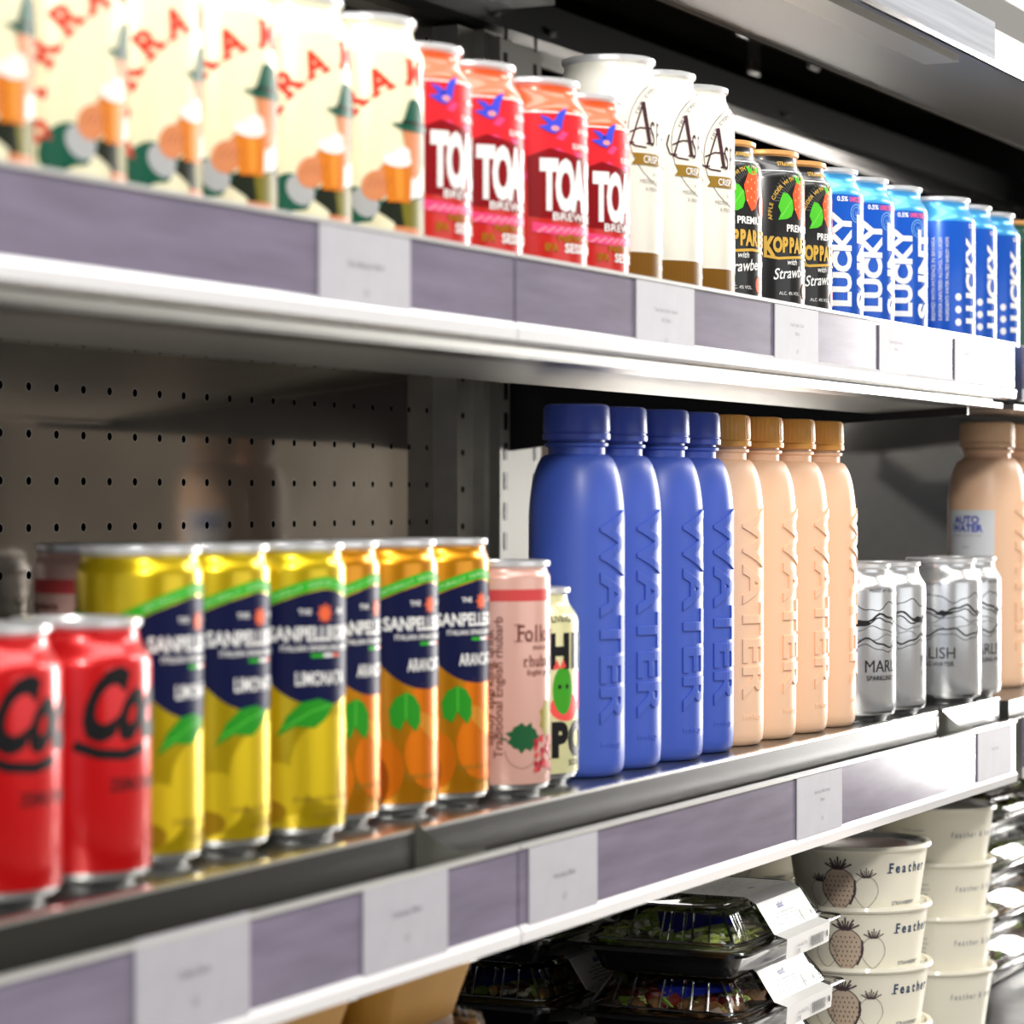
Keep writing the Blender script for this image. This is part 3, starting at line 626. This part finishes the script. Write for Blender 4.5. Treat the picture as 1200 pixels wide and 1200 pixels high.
ora = make_can('orangeade_can', R2, .145, .0266, PT('orange_paint', (.74, .30, .006), .75), art=art_sanp('orange'), sh=.009)
folk = make_can('rhubarb_drink_can', R2, .132, .0270, PT('pink_paint', (.72, .42, .35), .1), art=art_folk, sh=.006)
hip = make_can('soda_can', .0325, .115, .0262, PT('pale_yellow_paint', (.72, .70, .38), .1), art=art_hip)
marl = make_can('water_can', R1, .118, .0268, mat('bare_silver', (.78, .80, .82), .26, .75, coat=.3), art=art_marl)
used = set()
def put(src, right, D, r, z, face, u0, label, group):
    s = edge(right, D, r); o = src if id(src) not in used else copy_tree(src)
    used.add(id(src)); o.location = (s, D, H(z)); o.rotation_euler = (0, 0, turn(face, s, D, r, u0))
    tag(o, label, src.get('category') or CAT[id(src)], group); return o
CAT = {id(beer): 'beer can', id(toast): 'beer can', id(asp): 'cider can', id(kop): 'cider can', id(luc): 'beer can', id(kop2): 'cider can', id(coke): 'cola can', id(lem): 'lemonade can', id(ora): 'orangeade can', id(folk): 'soft drink can', id(hip): 'soda can', id(marl): 'water can'}
# (right outline, distance): the row stands shoulder to shoulder on the upper shelf
rows = []; prev = None
def seat(right, r, D, first=False):
    global prev
    s = edge(right, D, r)
    while prev and not first and math.hypot(s - prev[0], D - prev[1]) < r + prev[2] + .0006:
        D += .0004; s = edge(right, D, r)
    prev = (s, D, r); return D
ordn = ['first', 'second', 'third', 'fourth', 'fifth', 'sixth']
Z1 = TOPZ
for i, (right, face) in enumerate(((40, 12), (148, 131), (237, 223), (325, 292), (412, 388), (497, 465))):
    put(beer, right, seat(right, R1, .678, i == 0), R1, Z1, face, 0, 'cream beer can with a man drinking, %s from the left on the upper shelf' % ordn[i], 'cream beer cans on the upper shelf')
for i, (right, face) in enumerate(((552, 533), (613, 588), (688, 662), (737, 720))):
    put(toast, right, seat(right, R1, .680), R1, Z1, face, 0, 'red beer can with a blue bird, %s of the four from the left' % ordn[i], 'red beer cans on the upper shelf')
for i, (right, face) in enumerate(((776, 749), (823, 799), (861, 837))):
    put(asp, right, seat(right, R1, .684), R1, Z1, face, -17, 'tall ivory cider can with brown base band, %s of the three from the left' % ordn[i], 'tall ivory cider cans')
for i, (right, face) in enumerate(((893, 881), (943, 936), (975, 970))):
    put(kop, right, seat(right, R1, .686), R1, Z1, face, 0, 'black cider can with gold rim and strawberry, %s of the three from the left' % ordn[i], 'black strawberry cider cans')
for i, (right, face) in enumerate(((1012, 987), (1048, 1023), (1087, 1058))):
    put(luc, right, seat(right, R1, .684), R1, Z1, face, -10, 'bright blue beer can lettered LUCKY, %s of its three from the left' % ordn[i], 'blue beer cans on the upper shelf')
for i, (right, face) in enumerate(((1143, 1138), (1168, 1163), (1195, 1190))):
    put(luc, right, seat(right, R1, .680), R1, Z1, face, -10, 'blue beer can showing small print, %s of the three near the right edge' % ordn[i], 'blue beer cans on the upper shelf')
put(kop2, 1219, seat(1219, R1, .684), R1, Z1 , 1200, 0, 'dark green can with orange rim at the right edge of the upper shelf', 'dark green cans')
Z2 = MIDZ; prev = None
for i, (right, face, u) in enumerate(((73, 30, -40), (178, 135, -40))):
    put(coke, right, seat(right, R1, .701), R1, Z2, face, u, ['red cola can with black script, leftmost, at the edge of the photo', 'red cola can with black script, beside the first yellow can'][i], 'red cola cans')
for i, (right, face) in enumerate(((238, 231), (317, 304), (405, 380))):
    put(lem, right, seat(right, R2, .690), R2, Z2, face, 0, 'yellow lemonade can with navy label, %s of the three from the left' % ordn[i], 'yellow lemonade cans')
for i, (right, face) in enumerate(((445, 440), (513, 503), (573, 563))):
    put(ora, right, seat(right, R2, .690), R2, Z2, face, 0, 'orange soft drink can with navy label, %s of the three from the left' % ordn[i], 'orange soft drink cans')
put(folk, 645, seat(645, R2, .683), R2, Z2, 604, 0, 'pink rhubarb drink can with red band, right of the orange cans', 'pink drink cans')
put(hip, 678, seat(678, R1, .683), R1, Z2, 655, 0, 'small pale yellow soda can with black letters, beside the blue bottles', 'pale yellow soda cans')
o = put(folk, 188, .805, R2 * 1.09, Z2, 85, -24, 'pink drink can standing behind the leftmost yellow can', 'pink drink cans'); o.scale = (1.09, 1.09, 1.09)

# ------------------------------------------------------------------ water bottles
def make_bottle(body_m, cap_m, ribs, label=False, r=RB, sc=1.0):
    t = empty('water_bottle')
    def z(v): return v * sc / 1000
    k = r / .029
    prof = [(0, z(3)), (.020 * k, z(2)), (.0235 * k, 0), (.0262 * k, z(1)), (.0282 * k, z(4)), (r - .0002, z(9)), (r, z(16)), (r, z(150))]
    neck = .0172 * k
    for i in range(1, 13):
        a = PI / 2 * i / 12; q = i / 12
        prof.append((neck + (r - neck) * math.cos(a) ** .9 if i < 12 else neck, z(150 + 43 * math.sin(a) ** 1.0)))
    prof += [(neck, z(196)), (neck, z(197)), (.0190 * k, z(198)), (.0192 * k, z(199.6)), (neck, z(200.5)), (neck, z(204))]
    b = bmesh.new(); lathe(b, prof, 72); link('body', b, body_m, t, True)
    cr = .0203 * k; b = bmesh.new(); n = 120 if ribs else 60
    cp = [(cr - .001, z(201.5)), (cr + .0002, z(202)), (cr + .0002, z(205.2)), (cr - .0006, z(205.8)), (cr - .0006, z(206.4)), (cr, z(207)), (cr - .0004, z(220.5)), (cr - .0016, z(222.6)), (cr - .004, z(223.2)), (0, z(223.2))]
    lathe(b, cp, n)
    for v in b.verts:
        rr = math.hypot(v.co.x, v.co.y)
        if rr > cr - .0012 and z(206.8) < v.co.z < z(221):
            a = math.atan2(v.co.y, v.co.x); kk = round(a / (2 * PI) * n)
            f_ = (1 - (.00055 if ribs else .0) * (kk % 3 == 0) / cr * 1.0); v.co.x *= f_; v.co.y *= f_
    link('cap', b, cap_m, t, True)
    A = Art(); A.text(body_m, 'WATER', 0, 96 * sc, 28 * k, fit=128 * sc, rot=-90, off=.022, lay=0, z=(1.2, .30), space=1.06); A.text(body_m, 'bottleup', -2, 20 * sc, 5, lay=0, z=(.5, .1))
    A.wrap('raised_lettering', lambda zz: r - .0003, t, step=3.0, eps=.0001, full=False)
    if label:
        A = Art(); W = ink('bottle_label', (.72, .74, .78), .3); bl = ink('label_blue', (.06, .10, .50)); g = ink('label_grey', (.35, .36, .40))
        A.rect(W, -82, -34, 80 * sc, 149 * sc, 1); A.text(bl, 'AUTO', -60, 141 * sc, 9, off=.04); A.text(bl, 'WATER', -60, 134 * sc, 9, off=.04); A.text(g, 'naturally sourced water', -60, 128 * sc, 3, fit=30)
        for kx, yy in enumerate((118, 108, 101, 95, 90, 85)): A.text(g, ['500ml', 'plant based', 'refill me again', 'recycle this', 'store cool', 'best before'][kx], -60, yy * sc, 3)
        A.wrap('printed_label', lambda zz: r, t)
    return t
BB = mat('blue_bottle', (.05, .105, .50), .42, 0, bump=.02, scale=900, coat=.12, cr=.3, sss=.0)
PB = mat('peach_bottle', (.93, .60, .39), .42, 0, coat=.12, cr=.3)
blue = make_bottle(BB, mat('blue_cap', (.055, .10, .50), .35), False)
peach = make_bottle(PB, mat('amber_cap', (.80, .38, .07), .4), True)
CAT[id(blue)] = CAT[id(peach)] = 'water bottle'
for i, (right, face) in enumerate(((732, 719), (775, 762), (824, 814), (860, 850))):
    put(blue, right, seat(right, RB, .690), RB, Z2, face, 0, 'matte blue water bottle, %s of the four from the left' % ordn[i], 'blue water bottles')
prev = (prev[0], prev[1] , prev[2])
for i, (right, face) in enumerate(((895, 884), (933, 928), (970, 965), (1003, 1002))):
    put(peach, right, seat(right, RB, .690), RB, Z2, face, 0, 'matte peach water bottle, %s of the front four from the left' % ordn[i], 'peach water bottles')
for i, (right, face, u) in enumerate(((1050, 1029, -8), (1085, 1078, -20), (1150, 1135, 40), (1173, 1165, 10))):
    put(marl, right, seat(right, R1, .690, i == 2), R1, Z2, face, u, ['silver water can with black wave lines, touching the last peach bottle', 'silver water can, second from the peach bottles, before the gap', 'silver water can standing just right of the gap', 'silver water can furthest to the right'][i], 'silver water cans')
lp = make_bottle(PB, mat('peach_cap', (.82, .52, .30), .4), True, True, r=.0345, sc=1.05); CAT[id(lp)] = 'water bottle'
put(lp, 1203, .712, .0345, Z2, 1132, -60, 'peach water bottle with a white label, behind the right-hand silver cans', 'labelled peach bottles')
s_ = edge(1228, .712, .0345)
put(lp, 1228, .712, .0345, Z2, 1210, -60, 'peach water bottle cut by the right edge of the photo', 'labelled peach bottles')

# ------------------------------------------------------------------ paper pots
POT = mat('pot_card', (.88, .84, .70), .4, coat=.2); NAVY = ink('pot_navy', (.03, .06, .13)); SK = ink('pot_sketch', (.085, .06, .065)); ST = ink('pot_tint', (.60, .47, .36))
def make_pot(kind, content):
    t = empty('yoghurt_pot'); r0, r1, h = .0455, .0525, .052
    prof = [(0, .003), (r0 - .002, .003), (r0 - .002, 0), (r0, 0), (r0 + (r1 - r0) * .2, h * .2), (r1, h - .004), (r1 + .0022, h - .004), (r1 + .003, h - .0025), (r1 + .0022, h), (r1 - .001, h), (r1 - .0025, h - .004), (r0 - .001, .004), (0, .004)]
    b = bmesh.new(); lathe(b, prof, 72); link('pot', b, POT, t, True)
    b = bmesh.new(); lathe(b, [(r1 - .0028, h - .0006), (r1 - .0032, h - .0025), (r0 + .002, h - .003), (0, h - .003)], 64); tag(link('lid', b, mat('pot_lid', (.88, .87, .82), .25, coat=.5), t, True), 'translucent lid')
    b = bmesh.new(); lathe(b, [(0, h - .0022), (r1 * .55, h - .002), (r1 * .72, h - .0029)], 40); link('contents', b, mat(content + '_filling', (.82, .50, .40) if content == 'berry' else (.72, .68, .58), .3, coat=.6), t, True)
    A = Art()
    if kind == 'berry':
        rnd = random.Random(2)
        for (x, y, a, bb, lay) in ((-2, 20, 14, 16, 2), (-19, 16, 9, 10, 1), (20, 18, 10, 12, 1)):
            pts = [(x + a * math.cos(q) * (1 - .16 * math.sin(q) * -1 if math.sin(q) < 0 else 1), y + bb * math.sin(q)) for q in [i * PI / 14 for i in range(28)]]
            pts = [(x + (px_ - x) * (1 if py_ > y else 1 - .35 * ((y - py_) / bb) ** 2), max(py_, 3)) for px_, py_ in pts]
            if lay == 2: A.poly(ST, pts, 1)
            A.line(SK, pts + pts[:1], .7 if lay == 2 else .35, 3)
            if lay == 2:
                A.line(SK, [(x + 9, 9), (x + 13, 17), (x + 13, 27)], 1.8, 3)
                for i in range(48):
                    dx, dy = -11 + (i % 7) * 3.6 + (i // 7 % 2) * 1.3, -12 + (i // 7) * 3.6
                    if (dx / a) ** 2 + (dy / bb) ** 2 < .75: A.ell(SK, x + dx, max(4, y + dy), .55, .8, 3, n=6)
            for i in range(9):
                q = PI * .12 + i * PI * .095; l = bb * (.5 if i % 2 else .7); A.line(SK, [(x + 2 * math.cos(q), y + bb - 1), (x + l * math.cos(q), y + bb + l * .75 * math.sin(q))], 1.3 if lay == 2 else .8, 3)
        for i, ch in enumerate('Feather'): A.text(NAVY, ch, 40 + i * 6.2, 36, 10.5, sx=.85, off=.025, lay=3); 
        A.rect(NAVY, 36.6, 41, 32, 32.8, 3); A.text(NAVY, 'STRAWBERRY', 56, 9, 4.2, lay=3)
    else:
        for i, ch in enumerate('feather & brood'): A.text(ink('pot_pale', (.30, .32, .36)), ch, 22 + i * 4, 30, 7, sx=.85, off=.01, lay=3)
        for k in range(4): A.text(ink('pot_pale', (.30, .32, .36)), ['thick strained', 'natural yoghurt', 'live cultures', 'keep chilled'][k], -12, 34 - k * 4, 3.2, lay=2)
    A.wrap('printed_artwork', lambda zz: r0 + (r1 - r0) * min(1, max(0, zz / (h - .004))), t, vstep=12)
    return t
pb = make_pot('berry', 'berry'); pw = make_pot('plain', 'plain')
def stack(src, s, D, n, ztop, rz, labels, group, first=False):
    for k in range(n):
        o = copy_tree(src) if not (first and k == 0) else src
        o.location = (s + random.uniform(-.001, .001), D + random.uniform(-.001, .001), H(LOWZ) + k * .0452); o.rotation_euler = (0, 0, rz + (k % 3 - 1) * .05)
        lv = ['bottom', 'second from the bottom', 'second from the top', 'topmost'][k] if n == 4 else str(k)
        tag(o, labels % lv, 'pot', group)
def ray(px, D): return P(px, D), D
s1, d1 = ray(1006, .700)
stack(pb, s1, d1, 4, 0, turn(990, s1, d1, .05, 0) , 'cream pot with strawberry drawing, %s of the front stack', 'strawberry pots', True)
s2, d2 = ray(1091, .728)
stack(pw, s2, d2, 4, 0, turn(1140, s2, d2, .05, 40), 'pale plain cream pot, %s of the right-hand stack', 'plain pots', True)
s3, d3 = ray(862, .835)
stack(pb, s3, d3, 4, 0, turn(842, s3, d3, .05, 0), 'strawberry pot behind the salad boxes, %s of the rear stack', 'strawberry pots')

# ------------------------------------------------------------------ salad boxes
TRAY = mat('black_tray', (.006, .006, .007), .18, coat=.5); CLR = clear('clear_lid', (.97, .98, .98), .05, 1.45); RIBM = clear('lid_crease', (.85, .88, .88), .12, 2.6)
def rrect(cx, cy, a, b_, r, z, n=5):
    out = []
    for (sx, sy, a0) in ((1, 1, 0), (-1, 1, 90), (-1, -1, 180), (1, -1, 270)):
        for i in range(n + 1):
            q = math.radians(a0 + 90 * i / n); out.append((cx + sx * (a - r) + r * math.cos(q), cy + sy * (b_ - r) + r * math.sin(q), z))
    return out
def loft(bm, loops, cap0=False, cap1=False, mi=0):
    L_ = [[bm.verts.new(p) for p in l] for l in loops]
    for A, B in zip(L_, L_[1:]):
        n = len(A)
        for i in range(n): bm.faces.new((A[i], A[(i + 1) % n], B[(i + 1) % n], B[i])).material_index = mi
    if cap0: bm.faces.new(L_[0][::-1]).material_index = mi
    if cap1: bm.faces.new(L_[-1]).material_index = mi
def blob(bm, x, y, z, sx, sy, sz, rnd, mi=0, sub=1):
    g = bmesh.ops.create_icosphere(bm, subdivisions=sub, radius=1, matrix=Matrix.Translation((x, y, z)) @ Matrix.Rotation(rnd.uniform(0, 6), 4, 'Z') @ Matrix.Rotation(rnd.uniform(-.5, .5), 4, 'X') @ Matrix.Diagonal((sx, sy, sz, 1)))
    for v in g['verts']:
        v.co += Vector((rnd.uniform(-1, 1) * sx, rnd.uniform(-1, 1) * sy, rnd.uniform(-1, 1) * sz)) * .22
        for f in v.link_faces: f.material_index = mi
FOOD = [mat('salad_green', (.28, .46, .05), .45, 0, .4, 90), mat('rice_grain', (.85, .82, .66), .45, 0, .3, 120), mat('pale_green_leaf', (.60, .68, .2), .45, 0, .3, 90), mat('roast_brown', (.16, .08, .03), .4, 0, .5, 60), mat('sweetcorn_yellow', (.65, .36, .03), .35), mat('beetroot', (.14, .015, .01), .35), mat('pale_noodle', (.55, .52, .40), .4)]
A_, B_2, TH = .092, .058, .0185                    # half sizes and tray height
def make_salad(seed, mix, sticker, front=True):
    t = empty('salad_box'); rnd = random.Random(seed)
    b = bmesh.new()
    loft(b, [rrect(0, 0, A_ - .012, B_2 - .012, .01, 0), rrect(0, 0, A_ - .010, B_2 - .010, .011, .002), rrect(0, 0, A_ - .005, B_2 - .005, .012, TH - .004), rrect(0, 0, A_ + .001, B_2 + .001, .012, TH - .003), rrect(0, 0, A_ + .001, B_2 + .001, .012, TH), rrect(0, 0, A_ - .006, B_2 - .006, .012, TH), rrect(0, 0, A_ - .012, B_2 - .012, .012, .003)], True, True)
    link('tray', b, TRAY, t, True)
    b = bmesh.new(); n = 330
    for i in range(n):
        x, y = rnd.uniform(-A_ + .014, A_ - .014), rnd.uniform(-B_2 + .012, B_2 - .012); m_ = rnd.choice(mix)
        hz = TH - .001 + .008 * (1 - (x / A_) ** 4) * (1 - (y / B_2) ** 4) + rnd.uniform(0, .005)
        q = {0: (.008, .006, .003), 1: (.0028, .0028, .002), 2: (.010, .007, .002), 3: (.010, .008, .005), 4: (.004, .004, .004), 5: (.010, .008, .006), 6: (.012, .002, .002)}[m_]
        blob(b, x, y, hz, *q, rnd, m_)
    box(b, -A_ + .014, A_ - .014, -B_2 + .014, B_2 - .014, .004, TH - .002, mix[0])
    tag(link('salad', b, FOOD, t), kind='stuff')
    b = bmesh.new(); e = .001
    LH = .027
    loft(b, [rrect(0, 0, A_ + .007, B_2 + .007, .012, TH + .0005), rrect(0, 0, A_ + .007, B_2 + .007, .012, TH + .0025), rrect(0, 0, A_ - .003, B_2 - .003, .012, TH + .0030), rrect(0, 0, A_ - .004, B_2 - .004, .012, TH + .006), rrect(0, 0, A_ - .014, B_2 - .014, .014, TH + LH - .004), rrect(0, 0, A_ - .018, B_2 - .018, .014, TH + LH - .001), rrect(0, 0, A_ - .022, B_2 - .022, .014, TH + LH), rrect(0, 0, A_ - .026, B_2 - .026, .014, TH + LH - .001)], False, True)
    for sx in (-1, 1):                                # pressed ribs of the lid corners
        for dy in (-.016, -.006, .006, .016):
            tube(b, [(sx * (A_ - .004), dy, TH + .006), (sx * (A_ - .0135), dy * .9, TH + LH - .004)], .0012, 6)
        for sy in (-1, 1):
            for dx in (.014, .024): tube(b, [(sx * (A_ - dx), sy * (B_2 - .004), TH + .006), (sx * (A_ - dx - .004), sy * (B_2 - .0135), TH + LH - .004)], .0012, 6)
    ld = link('clear_lid', b, CLR, t, True)
    b = bmesh.new()
    tube(b, rrect(0, 0, A_ - .019, B_2 - .019, .014, TH + LH - .0005), .0007, 5, True); tube(b, rrect(0, 0, A_ - .0035, B_2 - .0035, .012, TH + .005), .0008, 5, True)
    for sx in (-1, 1):
        for dy in (-.034, -.022, .0, .022, .034): tube(b, [(sx * (A_ - .004), dy, TH + .006), (sx * (A_ - .0135), dy * .92, TH + LH - .004)], .0008, 5)
        for sy in (-1, 1): tube(b, [(sx * (A_ - .006), sy * (B_2 - .008), TH + .006), (sx * (A_ - .017), sy * (B_2 - .019), TH + LH - .003)], .0012, 6)
    link('lid_crease', b, RIBM, ld, True)
    b = bmesh.new(); tube(b, rrect(0, 0, A_ + .0075, B_2 + .0075, .012, TH + .0015), .0009, 6, True); link('lid_rim', b, clear('rim_plastic', (.75, .78, .78), .1, 2.2), t, True)
    # sleeve label over the front long side and top
    LW = mat('label_white', (.74, .74, .72), .4); b = bmesh.new()
    lx0, lx1 = -.030, .060; pts = [(-B_2 - .0085, TH - .012), (-B_2 - .0095, TH + .002), (-B_2 - .0005, TH + .0045), (-B_2 + .0125, TH + LH - .003), (-B_2 + .020, TH + LH + .0012), (.010, TH + LH + .0012)]
    for (y0, z0), (y1, z1) in zip(pts, pts[1:]):
        b.faces.new([b.verts.new(p) for p in ((lx0, y0, z0), (lx1, y0, z0), (lx1, y1, z1), (lx0, y1, z1))])
    bmesh.ops.remove_doubles(b, verts=b.verts, dist=1e-5); bmesh.ops.solidify(b, geom=b.faces[:], thickness=-.0003)
    lab = link('paper_label', b, LW, t)
    Ar = Art()                                         # print on top: (x, y) of the top panel
    Ar.text(ink('label_print_blue', (.05, .06, .35)), sticker, 12, -26, 5.5, off=.02)
    for k in range(8): Ar.text(INKG, ['ingredients rice, leaves, dressing', 'contains sesame and soya', 'keep refrigerated below 5C', 'use by see front', 'packed for freshness', 'serve chilled', 'once opened eat at once', 'recycle tray'][k], 12, -18 + k * 3.2 - 3, 2.2, fit=60 - (k % 3) * 14)
    for v in Ar.bm.verts: v.co = (v.co.x / 1000, v.co.y / 1000, TH + LH + .0019)
    link('printed_text', Ar.bm, Ar.mats, t)
    Ar = Art(); ya, za, yb, zb = -B_2 - .0005, TH + .0045, -B_2 + .0125, TH + LH - .003
    Ar.text(ink('label_print_blue', (.05, .06, .35)), sticker, 8, 17, 6, off=.03)
    for k in range(5): Ar.text(INKG, ['rice, edamame, spinach', 'carrot and sesame', 'soy ginger dressing', 'allergens in bold', 'use within one day'][k], 12, 12 - k * 2.4, 2.2, fit=38 + (k % 2) * 14, off=.02)
    Ar.rect(ink('label_photo', (.22, .24, .20)), 34, 52, 1, 9, 1); Ar.ell(BLACKP, 55, 5, 1.6, 2, 2)
    for v in Ar.bm.verts:
        q = v.co.y / 22.2; v.co = (v.co.x / 1000, ya + (yb - ya) * q - .0005, za + (zb - za) * q + .0003)
    link('printed_panel', Ar.bm, Ar.mats, t)
    Ar = Art()
    for i in range(22): Ar.rect(BLACKP, 18 + i * 1.2, 18 + i * 1.2 + (.5 if i % 3 else .9), 1, 8, 1)
    Ar.text(INKG, 'rice salad 250g', 0, 6, 3.4); Ar.text(INKG, '1.95', -8, 2, 4, off=.03); Ar.ell(BLACKP, 52, 5.5, 1.6, 2.4, 1)
    for v in Ar.bm.verts: v.co = (v.co.x / 1000, -B_2 - .0103, TH - .0105 + v.co.y / 1000)
    link('printed_barcode', Ar.bm, Ar.mats, t)
    # blue sticker sheet inside the end of the lid
    b = bmesh.new(); pts = []
    for i in range(6):
        for j in range(4): pts.append(b.verts.new((-A_ + .018 + .016 * i / 5 * (1 + j * .3), .005 - .05 * j / 3 + i * .002, TH + .006 + .014 * math.sin(PI * (i + j) / 9))))
    for i in range(5):
        for j in range(3): b.faces.new((pts[i * 4 + j], pts[i * 4 + j + 1], pts[i * 4 + j + 5], pts[i * 4 + j + 4]))
    bmesh.ops.solidify(b, geom=b.faces[:], thickness=.0003)
    tag(link('sachet', b, mat('blue_sachet', (.02, .035, .42), .3), t, True), 'blue sachet inside the lid')
    return t
green_box = make_salad(1, [1, 1, 1, 1, 0, 2, 2, 6], 'salad'); dark_box = make_salad(2, [3, 3, 0, 5, 1, 2], 'salad'); corn_box = make_salad(3, [4, 0, 4, 3, 1, 1], 'salad')
firsts = set()
def salad(src, x, y, z, rz, label):
    o = src if id(src) not in firsts else copy_tree(src)
    firsts.add(id(src)); o.location = (x, y, z); o.rotation_euler = (0, 0, rz); tag(o, label, 'salad box', 'clear-lidded salad boxes')
PITCH = .0455
cx = P(865, .663) + A_; cy = .663 + B_2
salad(green_box, cx, cy, H(-313.5), .02, 'salad box with green rice salad, topmost of the stack beside the strawberry pots')
salad(dark_box, cx + .003, cy, H(-313.5) - PITCH, .0, 'salad box with dark filling, second from the top beside the strawberry pots')
salad(corn_box, cx, cy, H(-313.5) - 2 * PITCH, .0, 'salad box, third from the top beside the strawberry pots')
cy2 = cy + 2 * B_2 + .019
salad(green_box, cx, cy2, H(-313.5), -.01, 'salad box with rice, topmost of the rear stack beside the brown card bowls')
salad(corn_box, cx - .004, cy2, H(-313.5) - PITCH, .0, 'salad box with yellow corn, second of the rear stack beside the brown card bowls')
salad(dark_box, cx, cy2, H(-313.5) - 2 * PITCH, .0, 'salad box, third of the rear stack beside the brown card bowls')
cx3 = P(1164, .72) + A_
for k in range(5):
    salad([dark_box, corn_box, green_box][k % 3], cx3, .72 + B_2, H(LOWZ) + .001 + k * PITCH, PI, 'salad box at the right edge beyond the plain pots, %s' % ['bottom of its stack', 'second of its stack', 'third of its stack', 'fourth of its stack', 'top of its stack'][k])
# short riser under the two front stacks
b = bmesh.new(); box(b, cx - A_, cx + A_, cy - B_2 + .005, cy2 + B_2, H(LOWZ), H(-313.5) - 2 * PITCH - .0004); bevel(b, .002)
tag(link('display_riser', b, BLACKM), 'black riser under the front stacks of salad boxes', 'riser')

# ------------------------------------------------------------------ brown card bowls
KR = mat('kraft_card', (.60, .29, .025), .55, 0, .07, 25)
def make_bowl():
    t = empty('card_bowl'); b = bmesh.new(); a, c, h = .062, .055, .033
    loft(b, [rrect(0, 0, a - .010, c - .010, .018, 0), rrect(0, 0, a, c, .022, h), rrect(0, 0, a + .002, c + .002, .022, h), rrect(0, 0, a + .002, c + .002, .022, h + .0015), rrect(0, 0, a - .002, c - .002, .022, h + .0015), rrect(0, 0, a - .011, c - .011, .018, .002)], True, True)
    link('bowl', b, KR, t, True)
    b = bmesh.new(); loft(b, [rrect(0, 0, a + .004, c + .004, .024, h - .002), rrect(0, 0, a + .005, c + .005, .024, h + .003), rrect(0, 0, a + .003, c + .003, .024, h + .006), rrect(0, 0, a - .008, c - .008, .02, h + .0075)], False, True)
    pr = rrect(0, 0, a + .005, c + .005, .024, h + .002, 8)
    for p in pr[::1]: tube(b, [(p[0], p[1], p[2] - .003), (p[0] * .97, p[1] * .97, p[2] + .005)], .0008, 5)
    link('clear_lid', b, CLR, t, True)
    b = bmesh.new(); box(b, -a - .0002, -a + .004, .010, .0112, .004, h); 
    for v in b.verts: v.co.x += .0095 * (1 - v.co.z / h) if True else 0
    link('side_seam', b, mat('seam_dark', (.09, .04, .01), .7), t)
    return t
bowl = make_bowl(); fb = True
bcx = P(548, .70) - .064; 
for j, (bx, nm) in enumerate(((bcx, 'beside the salad boxes'), (bcx - .136, 'left of it, half hidden by the shelf strip'), (bcx - .272, 'leftmost under the shelf strip'))):
    for k in range(3):
        o = bowl if fb else copy_tree(bowl); fb = False
        o.location = (bx, .742, H(-240) - .041 - (2 - k) * .0395); o.rotation_euler = (0, 0, .0)
        tag(o, 'brown card bowl, %s of the stack %s' % (['bottom', 'middle', 'top'][k], nm), 'bowl', 'brown card bowls')
b = bmesh.new(); box(b, bcx - .34, bcx + .066, .69, .80, H(LOWZ), H(-240) - .041 - 2 * .0395 - .0004); bevel(b, .002)
tag(link('display_riser', b, BLACKM), 'black riser under the brown card bowls', 'riser')
